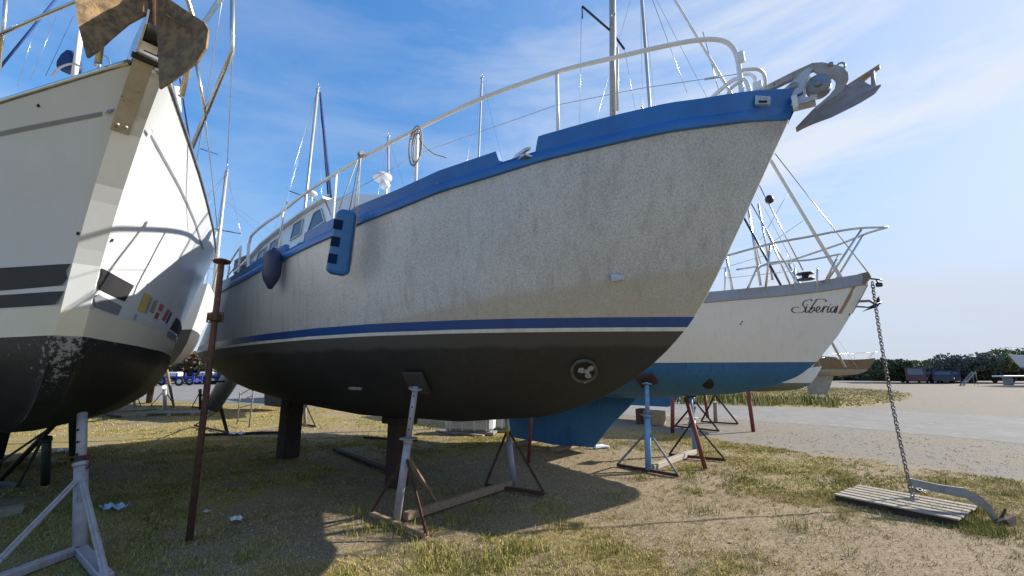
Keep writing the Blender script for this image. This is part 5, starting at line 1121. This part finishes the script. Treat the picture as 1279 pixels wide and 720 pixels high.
# keel blocks
def block(label, u, v, ztop, w_, m_, Yadj=0, capw=None):
    p = gp(u, v); p.y += Yadj; T = empty('keel_block', p, A.h, label, 'keel block', 'timber blocks carrying the keels'); mb = MB(); mb.box((0, 0, (ztop - .12) / 2), (w_, w_, ztop - .12), bev=.01); mb.build('post', m_, T)
    mb = MB(); mb.box((0, 0, ztop - .06), (capw or w_ * 1.7, w_ * 1.2, .12), bev=.01); mb.build('cap_timber', m_, T)
pA1 = A.w(1.7 - 3.4 + .0, 0, 0)
for x, lab, wd in ((-1.30, 'dark timber block carrying the keel just behind the nearest grey stand', .24), (-4.55, 'tall dark timber post under the after end of the aluminium hull', .30)):
    p = A.w(x, 0, 0); zt = itp((x + 5.5) / 6.75, spA['keel']) + .01
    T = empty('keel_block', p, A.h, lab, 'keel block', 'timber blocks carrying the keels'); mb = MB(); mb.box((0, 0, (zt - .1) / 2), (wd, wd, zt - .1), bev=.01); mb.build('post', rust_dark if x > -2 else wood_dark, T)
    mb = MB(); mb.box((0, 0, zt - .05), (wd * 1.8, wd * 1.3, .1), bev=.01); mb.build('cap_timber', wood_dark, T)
T = empty('keel_block', C.w(-2.2, 0, 0), C.h, 'low timber sleeper under the blue fin keel of Siberia', 'keel block', 'timber blocks carrying the keels'); mb = MB(); mb.box((0, 0, .035), (.2, 1.0, .07), bev=.01); mb.box((-1, 0, .035), (.2, .9, .07), bev=.01); mb.build('sleeper', wood, T)
mb = MB(); p = gp(748, 560); mb.box((0, 0, .035), (.26, .10, .07), Matrix.Rotation(.5, 3, 'Z'), bev=.015); mb.box((.12, .05, .02), (.2, .12, .05), Matrix.Rotation(.2, 3, 'Z'), bev=.015); o = mb.build('white_chock', plastic_white, None, p); tag(o, 'small white chock at the front foot of the blue keel', 'chock')
p = gp(812, 530); T = empty('keel_block', p, C.h, 'rusty brown and pale timber block under the far blue keel', 'keel block', 'timber blocks carrying the keels'); mb = MB(); mb.box((-.28, 0, .22), (.16, .4, .44), bev=.01); mb.build('post', rust, T); mb = MB(); mb.box((.28, 0, .2), (.28, .4, .4), bev=.01); mb.box((0, .1, .2), (.4, .3, .4), bev=.01); mb.build('block_timber', wood, T)

# ================================================================== clutter
def plank(label, p, q_, w_, h_, m_, name='plank', z=.03):
    p = Vector(p); q_ = Vector(q_); m0 = (p + q_) / 2; mb = MB(); mb.bar(p - m0, q_ - m0, w_, h_, bev=.004); o = mb.build(name, m_, None, m0 + Vector((0, 0, z))); tag(o, label, 'plank'); return o
plank('long straw-coloured plank lying in the sun behind the white yacht', gp(70, 520), gp(195, 512), .14, .05, wood)
plank('dark pole lying on the ground in the shade under the aluminium stern', gp(250, 545), gp(372, 541), .07, .06, rubber)
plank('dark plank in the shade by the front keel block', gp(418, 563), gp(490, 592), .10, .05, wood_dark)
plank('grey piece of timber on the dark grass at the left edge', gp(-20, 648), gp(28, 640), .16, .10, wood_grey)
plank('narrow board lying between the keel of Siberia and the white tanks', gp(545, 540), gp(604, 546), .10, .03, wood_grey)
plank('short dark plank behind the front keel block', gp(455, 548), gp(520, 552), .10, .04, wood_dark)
T = empty('broken_pallet', gp(222, 518), .1, 'broken grey pallet lying in sunlit grass under the pale thin stand', 'pallet')
for k in range(4): mb = MB(); mb.box((0, -.4 + k * .26, .10), (1.9, .12, .02), Matrix.Rotation(.03 * (k - 1), 3, 'Z')); mb.build('board', wood_grey, T)
for x in (-.8, 0, .8): mb = MB(); mb.box((x, 0, .045), (.1, 1.0, .085)); mb.build('runner', wood_grey, T)
def crumple(label, p, s, m_, name, seed):
    rr = random.Random(seed); mb = MB(); V = []; n, k = 7, 4
    for i in range(n + 1):
        for j in range(k + 1): V.append((s[0] * (i / n - .5) + rr.uniform(-.012, .012), s[1] * (j / k - .5) * (1 - .5 * abs(i / n - .5)) + rr.uniform(-.02, .02), max(0.004, s[2] * (.5 + .5 * math.sin(i * 1.9 + j * 2.3)) * (1 - abs(j / k - .5)) + rr.uniform(0, .012))))
    mb.add(V, [[i * (k + 1) + j, (i + 1) * (k + 1) + j, (i + 1) * (k + 1) + j + 1, i * (k + 1) + j + 1] for i in range(n) for j in range(k)]); o = mb.build(name, m_, None, p); tag(o, label, 'litter'); o.rotation_euler.z = rr.uniform(-.2, .4)
crumple('crumpled pale blue plastic bag on the dark grass beside the white stand', gp(143, 636, .02), (.30, .12, .07), plastic_blue, 'plastic_bag', 1)
crumple('small white paper scrap on shaded grass right of the rusty prop', gp(296, 650, .02), (.13, .09, .04), plastic_white, 'paper_scrap', 2)
crumple('white rag on the ground below the rudder of the aluminium boat', gp(296, 543, .02), (.35, .14, .08), plastic_white, 'rag', 3)
crumple('white scrap lying in the shade between the green posts', gp(80, 564, .02), (.30, .14, .06), plastic_white, 'paper_scrap', 4)
crumple('tiny pale wrapper on shaded grass near the rusty prop', gp(258, 640, .02), (.06, .04, .02), plastic_white, 'wrapper', 5)
plank('tan board leaning in the timber heap behind the white yacht', gp(108, 521), gp(150, 512, .25), .16, .04, wood)
plank('short brown board lying across the timber heap behind the white yacht', gp(118, 514), gp(148, 522), .14, .05, rust_dark)
stand('', 'dark rusty stand in the shade beyond the broken pallet', gp(250, 512), at(250, 470, 15.5), rust_dark, rust_dark, [gp(240, 509), gp(262, 512)], brace_h=.8, r=.05, inner=False)
prop('thin wooden prop leaning beside the pale thin stand', gp(217, 508), at(208, 462, 13.6), .045, wood)
# white tank(s) beyond
def tank(label, u, v, Y, sz, rz):
    p = gp(u, v); T = empty('water_tank', p, rz, label, 'tank'); mb = MB(); mb.box((0, 0, sz[2] / 2 + .06), sz, bev=.08); mb.build('tank_body', tank_m, T)
    mb = MB()
    for k in range(4): mb.box((-sz[0] / 2 + sz[0] * (k + .5) / 4, 0, sz[2] / 2 + .06), (.035, sz[1] + .03, sz[2] * .9), bev=.01)
    mb.build('moulded_rib', plastic_white, T); mb = MB(); mb.box((0, 0, .03), (sz[0] * 1.05, sz[1] * 1.05, .06)); mb.build('tank_base', galv, T)
tank('bluish white plastic tank beyond the hull, left of the lilac-grey stand', 588, 541, 12, (1.25, .6, .42), -.15)
tank('white plastic tank partly behind the lilac-grey stand', 622, 538, 12, (.7, .6, .42), .1)
tank('white tank lying in the sun at the left edge behind the green post', 28, 531, 12, (1.0, .6, .38), .1)
# ladder
def ladder(label, a0, a1, b0, b1_, n=5):
    T = empty('ladder', a0, 0, label, 'ladder'); P = [Vector(p) - Vector(a0) for p in (a0, a1, b0, b1_)]
    for p, q_ in ((P[0], P[1]), (P[2], P[3])): mb = MB(); mb.tube([p, q_], .018, 8); mb.build('rail', galv, T)
    for k in range(n): s_ = (k + .6) / n; mb = MB(); mb.tube([P[0].lerp(P[1], s_), P[2].lerp(P[3], s_)], .014, 7); mb.build('rung', galv, T)
ladder('rusty ladder leaning below the aluminium stern beside the rudder', gp(296, 530), at(300, 490, 12.5), gp(311, 534), at(318, 478, 12.0), 5)
# blue trailers and machinery behind left
def cart(label, u, v, Y, w_, col):
    p = gp(u, v); T = empty('boat_trailer', p, .1, label, 'trailer', 'trailers parked along the yard road'); m_ = col
    for z in (.5, .9): mb = MB(); mb.bar((-w_ / 2, -.7, z), (w_ / 2, -.7, z), .12, .12); mb.bar((-w_ / 2, .7, z), (w_ / 2, .7, z), .12, .12); mb.build('frame_rail', m_, T)
    for x in np.linspace(-w_ / 2, w_ / 2, 4): mb = MB(); mb.bar((x, -.7, .35), (x, -.7, 1.3), .1, .1); mb.bar((x, .7, .35), (x, .7, 1.3), .1, .1); mb.bar((x, -.7, .5), (x, .7, .5), .1, .1); mb.build('frame_post', m_, T)
    for x in (-w_ * .3, w_ * .25):
        for y in (-.85, .85):
            mb = MB(); mb.lathe((x, y - .1, .45), (0, 1, 0), [(.25, 0), (.43, .0), (.45, .05), (.45, .15), (.43, .2), (.25, .2)], 20); wh = mb.build('wheel', rubber, T); mb = MB(); mb.lathe((x, y - .08, .45), (0, 1, 0), [(0, 0), (.25, 0), (.25, .16), (0, .16)], 16); mb.build('rim', plastic_white, wh)
    mb = MB(); mb.box((-w_ * .1, 0, 1.15), (w_ * .5, 1.0, .5), bev=.1); mb.build('tarpaulin', plastic_white, T)
trail_blue = mat('royal_blue_paint', (.02, .045, .35), (.02, .04, .25), rough=.4)
cart('blue framed trailer loaded with white gear across the yard road', 214, 482, 48, 5, trail_blue)
cart('second blue trailer farther along the road behind the aluminium stern', 262, 480, 50, 3, trail_blue)
cart('dark blue trailer left of the loaded one across the yard road', 176, 481, 50, 3, trail_blue)
# distant cars
def car(label, u, v, rz, body, L_=4.6, H=1.75, W_=1.8):
    p = gp(u, v); T = empty('parked_car', p, rz, label, 'car', 'cars parked before the hedge')
    pr = [(-L_ / 2, .35), (-L_ / 2 + .05, .95), (-L_ / 2 + .15, H), (L_ * .12, H), (L_ * .26, 1.05), (L_ / 2 - .1, .92), (L_ / 2, .6), (L_ / 2, .35)]
    mb = MB(); mb.prism([(x, -W_ / 2, z) for x, z in pr], (0, W_, 0)); mb.build('body', body, T)
    for sg in (-1, 1):
        mb = MB(); mb.prism([(-L_ / 2 + .35, sg * (W_ / 2 + .004), 1.05), (-L_ / 2 + .4, sg * (W_ / 2 + .004), H - .12), (L_ * .09, sg * (W_ / 2 + .004), H - .12), (L_ * .2, sg * (W_ / 2 + .004), 1.05)], (0, sg * .01, 0)); mb.build('side_window', glass, T)
        for x in (-L_ * .3, L_ * .3): mb = MB(); mb.lathe((x, sg * W_ / 2 - .1, .34), (0, 1, 0), [(0, 0), (.34, 0), (.34, .2), (0, .2)], 18); mb.build('wheel', rubber, T)
    mb = MB(); mb.prism([(-L_ / 2 + .04, -W_ * .4, 1.05), (-L_ / 2 + .04, W_ * .4, 1.05), (-L_ / 2 + .1, W_ * .36, H - .15), (-L_ / 2 + .1, -W_ * .36, H - .15)], (-.03, 0, 0)); mb.build('rear_window', glass, T)
    for sg in (-1, 1): mb = MB(); mb.box((-L_ / 2 + .02, sg * W_ * .42, .9), (.05, .12, .2)); mb.build('tail_lamp', rust_red, T)
maroon = mat('maroon_car_paint', (.10, .012, .02), (.08, .01, .018), rough=.25); navyc = mat('dark_blue_car_paint', (.02, .02, .06), rough=.25); redc = mat('dull_red_car_paint', (.16, .02, .02), rough=.3)
car('boxy maroon off-road car parked in front of the hedge', 1146, 479, R(46), maroon, 4.2, 1.9)
car('dull red car just right of the boxy maroon one', 1160, 478, R(46), redc, 4.2, 1.5)
car('dark blue and white estate car at the right end of the parked row', 1177, 479, R(50), navyc, 4.4, 1.55)
car('dark car at the right end half hidden behind the estate car', 1189, 478.5, R(44), navyc, 4.2, 1.5)
# drum, white lid, signs
mb = MB(); p = gp(1024, 491); mb.lathe((0, 0, 0), (0, 0, 1), [(0, 0), (.32, 0), (.33, .02), (.32, .3), (.34, .31), (.32, .33), (.32, .6), (.34, .61), (.32, .63), (.33, .9), (0, .9)], 20); o = mb.build('metal_drum', mat('blue_grey_drum_paint', (.22, .27, .36), (.3, .33, .38), rough=.5), None, p); tag(o, 'blue-grey metal drum standing on the grassy verge beyond Siberia', 'drum')
mb = MB(); p = gp(1019, 497); mb.box((0, 0, .05), (.9, .4, .1), bev=.02); o = mb.build('concrete_slab', plastic_white, None, p); tag(o, 'flat white slab in the grass beside the metal drum', 'slab')
# guard fence rail far
T = empty('rail_fence', (20, 44, 0), 0, 'low grey rail fence running before the hedge', 'fence')
mb = MB(); mb.bar((-8, 0, 1.15), (9, 6, 1.15), .10, .16); mb.build('rail', galv, T)
for k in range(9): mb = MB(); x = -8 + 17 * k / 8; mb.bar((x, 6 * k / 8, 0), (x, 6 * k / 8, 1.2), .1, .1); mb.build('post', galv, T)
T = empty('mooring_pontoon', (55.0, 47, 0), 0, 'white pontoon frame on legs at the right, before the trees', 'pontoon'); mb = MB(); mb.box((4, 0, .95), (14, 1.2, .16), bev=.04); mb.build('platform', plastic_white, T)
for x in (-2, 1, 4, 7, 10): mb = MB(); mb.box((x, 0, .42), (.15, .9, .84)); mb.build('leg', galv, T)
T = empty('boarding_stairs', gp(1212, 482), 0, 'slanted grey boarding stairs standing before the right-hand trees', 'stairs'); mb = MB(); mb.bar((-2.2, -.4, 0), (1.6, -.4, 3.4), .1, .35); mb.bar((-2.2, .4, 0), (1.6, .4, 3.4), .1, .35)
mb.build('stringer', galv, T)
for k in range(9): mb = MB(); s_ = (k + .5) / 9; mb.box((-2.2 + 3.8 * s_, 0, 3.4 * s_), (.3, .8, .05)); mb.build('tread', galv, T)
mb = MB(); mb.tube([(1.5, -.4, 0), (1.5, -.4, 3.3)], .05, 6); mb.tube([(1.5, .4, 0), (1.5, .4, 3.3)], .05, 6); mb.build('support_leg', galv, T); T.scale = (.42, .42, .42)

# ================================================================== vegetation
def leafmat(name, c1, c2):
    m = mat(name, c1, c2, scale=1.2, rough=.8, contrast=1.5, spec=.2); return m
hedge_m = leafmat('hedge_foliage', (.08, .10, .045), (.13, .14, .065)); hedge_hazed = leafmat('hazed_foliage', (.11, .12, .08), (.16, .16, .11)); straw_m = leafmat('reed_foliage', (.22, .20, .11), (.14, .15, .07)); bark_m = mat('bark', (.12, .09, .07), rough=.9)  # hedge belt and far shrub green paled, distance haze put into the colour
def crown(blobs, n, sz, seed):
    r_ = np.random.default_rng(seed); vol = np.array([b_[3] * b_[4] * b_[5] for b_ in blobs]); cnt = (n * vol / vol.sum()).astype(int); V = []; F = []
    for (cx, cy, cz, rx, ry, rz), k in zip(blobs, cnt):
        d = r_.normal(size=(k, 3)); d /= np.linalg.norm(d, axis=1)[:, None]; rad = r_.uniform(.5, 1.0, (k, 1)) ** .5 * (1 + .18 * np.sin(d[:, :1] * 7 + seed) * np.cos(d[:, 2:3] * 9))
        c = d * rad * np.array([rx, ry, rz]) + np.array([cx, cy, cz]); a = r_.normal(size=(k, 3)); a /= np.linalg.norm(a, axis=1)[:, None]; b_ = np.cross(a, r_.normal(size=(k, 3))); b_ /= np.linalg.norm(b_, axis=1)[:, None]
        s = sz * r_.uniform(.6, 1.4, (k, 1)); q = np.stack([c - a * s - b_ * s * .5, c + a * s - b_ * s * .4, c + a * s * .7 + b_ * s * .6, c - a * s * .8 + b_ * s * .5], 1).reshape(-1, 3); o = len(V)
        V += q.tolist(); F += [[o + 4 * i, o + 4 * i + 1, o + 4 * i + 2, o + 4 * i + 3] for i in range(k)]
    mb = MB(); mb.v = V; mb.f = F; mb.m = [0] * len(F); mb.s = [False] * len(F); return mb
def quick(mb, name, m_, parent=None, loc=None):
    me = bpy.data.meshes.new(name); me.from_pydata(mb.v, [], mb.f); me.materials.append(m_); me.update(); o = bpy.data.objects.new(name, me); COL.objects.link(o)
    if parent is not None: o.parent = parent
    if loc is not None: o.location = loc
    return o
# far hedge belt: a wood that reads as one mass
bl = []; rr = random.Random(5)
for i in range(150):
    s_ = i / 149; x = -85 + 210 * s_; y = 62 + 10 * math.sin(s_ * 3.1) + rr.uniform(-3, 3); h_ = rr.uniform(.7, 1.15); bl.append((x, y, h_ * .85, rr.uniform(1.6, 3.0), rr.uniform(1.5, 2.5), h_))
o = quick(crown(bl, 70000, .28, 3), 'hedge_belt', hedge_hazed); tag(o, 'dense dark green hedge belt along the far edge of the yard', 'hedge', kind='stuff')
def bush(label, u, v, Y, rx, h_, m_, n, sz, seed, trunk=False, name='bush'):
    p = at(u, v, Y); p.z = 0; T = empty(name, p, 0, label, 'bush' if name == 'bush' else 'tree', 'shrubs and trees along the far hedge'); r_ = random.Random(seed)
    bl = [(r_.uniform(-.6, .6) * rx, r_.uniform(-.5, .5) * rx * .6, h_ * r_.uniform(.35 if not trunk else .5, .85), rx * r_.uniform(.3, .5), rx * .4, h_ * r_.uniform(.14, .28)) for _ in range(9)]
    quick(crown(bl, n, sz, seed), 'crown', m_, T)
    mb = MB()
    for k in range(5): e = bl[k]; mb.tube([(0, 0, 0), (e[0] * .3, e[1] * .3, h_ * .3), (e[0], e[1], e[2])], [.14, .09, .03], 6)
    mb.build('trunk', bark_m, T)
bush('dark green bush left of the maroon car', 1127, 470, 58, 4.2, 2.8, hedge_hazed, 5000, .2, 11)
bush('low dark bush beside the hanging chain', 1108, 470, 56, 3, 2.9, hedge_m, 3500, .2, 12)
bush('straw-coloured reed clump behind the parked cars', 1163, 470, 66, 7.5, 3.1, straw_m, 8000, .16, 13)
bush('green bush rising behind the reeds', 1158, 465, 72, 7.0, 3.4, hedge_m, 6000, .2, 14)
bush('sparse grey-leaved tree right of the parked cars', 1208, 455, 56, 3.4, 3.7, leafmat('grey_leaf', (.10, .10, .11), (.14, .14, .13)), 1500, .14, 15, True, 'tree')
bush('dark shrub under the sparse grey-leaved tree', 1215, 470, 58, 5.5, 2.6, hedge_hazed, 5000, .2, 16)
bush('light green open tree at the right edge behind the motor yacht', 1258, 445, 56, 4.2, 4.0, leafmat('pale_leaf', (.14, .19, .06), (.09, .12, .05)), 2600, .15, 17, True, 'tree')
bush('green shrub at the foot of the light green tree', 1240, 465, 57, 5.5, 2.9, hedge_m, 5000, .2, 18)
bush('brown scrubby bush behind the trailers at the left', 243, 465, 55, 4.5, 4.2, leafmat('dry_leaf', (.14, .09, .06), (.1, .08, .05)), 4000, .2, 19)
bush('dark bush across the road at the left beyond the blue trailer', 190, 465, 60, 6, 3.6, hedge_hazed, 5000, .2, 20)
bush('green bush across the road behind the keel post', 330, 470, 55, 8, 3.2, hedge_m, 5000, .2, 21)
bush('green bush seen under the hull between the keel block and tanks', 545, 470, 45, 7, 2.6, hedge_m, 5000, .2, 22)

# weeds on the verge beyond Siberia
def blades(name, pts, hs, ws, cols, m_, lean=.5, seed=0):
    r_ = np.random.default_rng(seed); n = len(pts); pts = np.asarray(pts); ang = r_.uniform(0, 6.283, n); d = np.stack([np.cos(ang), np.sin(ang), np.zeros(n)], 1); la = r_.uniform(0, 6.283, n)
    lv = np.stack([np.cos(la), np.sin(la), np.zeros(n)], 1) * (r_.uniform(.1, 1, n) * lean * hs)[:, None]; up = np.array([0, 0, 1.0]) * hs[:, None]
    w_ = d * ws[:, None]; p0 = pts - w_; p1 = pts + w_; p2 = pts + lv * .35 + up * .6 + w_ * .7; p3 = pts + lv * .35 + up * .6 - w_ * .7; p4 = pts + lv + up * .95
    V = np.stack([p0, p1, p2, p3, p4], 1).reshape(-1, 3).astype(np.float32); me = bpy.data.meshes.new(name)
    me.vertices.add(5 * n); me.vertices.foreach_set('co', V.ravel()); base = np.arange(n)[:, None] * 5; loops = np.concatenate([base + np.array([0, 1, 2, 3]), base + np.array([3, 2, 4])], 1).ravel().astype(np.int32)
    me.loops.add(len(loops)); me.loops.foreach_set('vertex_index', loops); me.polygons.add(2 * n); ls = np.stack([np.arange(n) * 7, np.arange(n) * 7 + 4], 1).ravel().astype(np.int32); me.polygons.foreach_set('loop_start', ls)
    me.update(calc_edges=True); me.validate(); ca = me.color_attributes.new('tint', 'FLOAT_COLOR', 'POINT'); c4 = np.repeat(np.concatenate([cols, np.ones((n, 1))], 1), 5, axis=0).astype(np.float32); ca.data.foreach_set('color', c4.ravel())
    me.materials.append(m_); o = bpy.data.objects.new(name, me); COL.objects.link(o); return o
gmat = bpy.data.materials.new('grass_blades'); gmat.use_nodes = True; bb_ = gmat.node_tree.nodes['Principled BSDF']; bb_.inputs['Roughness'].default_value = .8; bb_.inputs['Specular IOR Level'].default_value = .2
an = gmat.node_tree.nodes.new('ShaderNodeAttribute'); an.attribute_name = 'tint'; gmat.node_tree.links.new(an.outputs['Color'], bb_.inputs['Base Color'])
PAL = np.array([[.08, .11, .02], [.20, .20, .035], [.38, .31, .08], [.50, .42, .21], [.24, .145, .06]])
def scatter(n, xr, yr, gate, seed, hsc=1.0, wsc=1.0):
    r_ = np.random.default_rng(seed); P = []; H = []; W_ = []; Cc = []
    x = r_.uniform(*xr, n); y = r_.uniform(*yr, n)
    for i in range(n):
        X, Y = float(x[i]), float(y[i])
        if abs(X) > Y * 1.22 + .6: continue
        g = gate(X, Y)
        if r_.random() > g: continue
        gn = ridged(X, Y, .8, 21) + .4 * ridged(X, Y, 3, 2); k = r_.integers(3, 8); lush = gn > .12
        for _ in range(k):
            P.append((X + r_.normal() * .018, Y + r_.normal() * .018, -.012)); H.append(r_.uniform(.009, .035) * hsc * (1.5 if lush and r_.random() < .5 else 1)); W_.append(r_.uniform(.0012, .0026) * wsc)
            pal = r_.choice([0, 1, 1, 2, 3] if lush else [1, 2, 2, 3, 3, 3, 4]); Cc.append(PAL[pal] * r_.uniform(.75, 1.2))
    return P, np.array(H), np.array(W_), np.array(Cc)
def gate(x, y): 
    g = g_grass(x, y) * (1 - min(1, max(0, (g_gravel(x, y) - .25) * 2.2))); return max(0.12 if g_gravel(x, y) < .3 else .02, min(1, (g - .18) * 2.4))
P, H, W_, Cc = scatter(75000, (-6, 8), (3.2, 6.2), gate, 1, 1.0, 1.15); P2, H2, W2, C2 = scatter(70000, (-9, 10), (6.0, 11), gate, 2, 1.0, 1.7); P3, H3, W3, C3 = scatter(22000, (-22, 9), (11, 22), gate, 3, 1.3, 2.6)
def gate4(x, y): return 1 - min(1, g_gravel(x, y) * 1.5) if side(ROAD_F, x, y) > .3 else 0
P4, H4, W4, C4 = scatter(22000, (5, 32), (18, 42), gate4, 4, 2.6, 4.5)
o = blades('grass', P + P2 + P3 + P4, np.concatenate([H, H2, H3, H4]), np.concatenate([W_, W2, W3, W4]), np.concatenate([Cc, C2, C3, C4]), gmat, 1.5, 5); tag(o, 'short dry olive grass covering the boatyard ground', 'grass', kind='stuff')
# taller weeds in clumps
r_ = np.random.default_rng(9); WP = []; WH = []; WW = []; WC = []
spots = [tuple(gp(u, v))[:2] for u, v in ((505, 668), (480, 660), (455, 665), (520, 690), (560, 700), (545, 630), (385, 600), (1178, 606), (1172, 612), (1090, 615), (1070, 612), (1130, 636), (1165, 642), (1185, 646), (1215, 648), (1225, 640), (1235, 668), (1060, 603), (1150, 632), (1195, 640), (1110, 628), (1230, 660), (860, 600), (925, 600), (960, 590), (660, 690), (600, 640), (450, 640), (800, 598), (1040, 620), (700, 660), (760, 690), (880, 640), (1000, 660), (570, 655), (615, 708))]
for sx_, sy_ in spots:
    for _ in range(90):
        WP.append((sx_ + r_.normal() * .11, sy_ + r_.normal() * .09, -.01)); WH.append(r_.uniform(.05, .14)); WW.append(r_.uniform(.0018, .0035)); WC.append(PAL[r_.choice([0, 0, 1, 1, 2])] * r_.uniform(.8, 1.3))
for _ in range(9000):
    x = r_.uniform(5, 24); y = 15.5 + r_.uniform(0, 9) + (14 - x) * .9
    if side(ROAD_F, x, y) < .4 or x / y > .74: continue
    if ridged(x, y, .5, 7) < -.05: continue
    WP.append((x, y, -.01)); WH.append(r_.uniform(.15, .6)); WW.append(r_.uniform(.012, .03)); WC.append(PAL[r_.choice([0, 1, 1, 2, 3])] * r_.uniform(.8, 1.2))
o = blades('weeds', WP, np.array(WH), np.array(WW), np.array(WC), gmat, .7, 6); tag(o, 'taller green weeds growing in clumps round stands and verge', 'weeds', kind='stuff')
# loose stones of the gravel verge and bare soil
mb = MB(); r_ = np.random.default_rng(12); PV = []; PF = []
for _ in range(16000):
    x = r_.uniform(-5, 13); y = r_.uniform(3.4, 14.5)
    if abs(x) > y * 1.28 + .5: continue
    if side(ROAD_N, x, y) > -.1: continue
    g = g_gravel(x, y); bare = max(0, .5 - g_grass(x, y)) * .9
    if r_.random() > max(g * .9, bare): continue
    s = r_.uniform(.005, .014) * (1.35 if r_.random() < .1 else 1); a = r_.uniform(0, 6.28); o_ = len(PV); k = 5
    for j in range(k): PV.append((x + math.cos(a + j * 6.283 / k) * s * r_.uniform(.8, 1.2), y + math.sin(a + j * 6.283 / k) * s * r_.uniform(.6, 1.1), -.012))
    for j in range(k): PV.append((x + math.cos(a + j * 6.283 / k) * s * .7, y + math.sin(a + j * 6.283 / k) * s * .6, -.01 + s * r_.uniform(.25, .5)))
    PF += [[o_ + j, o_ + (j + 1) % k, o_ + k + (j + 1) % k, o_ + k + j] for j in range(k)] + [[o_ + k + j for j in range(k)]]
mb.v = PV; mb.f = PF; o = quick(mb, 'gravel_stones', mat('limestone_chips', (.40, .36, .30), (.24, .20, .15), scale=25, rough=.9)); tag(o, 'loose pale stones on the gravel verge and bare soil', 'gravel', kind='stuff')
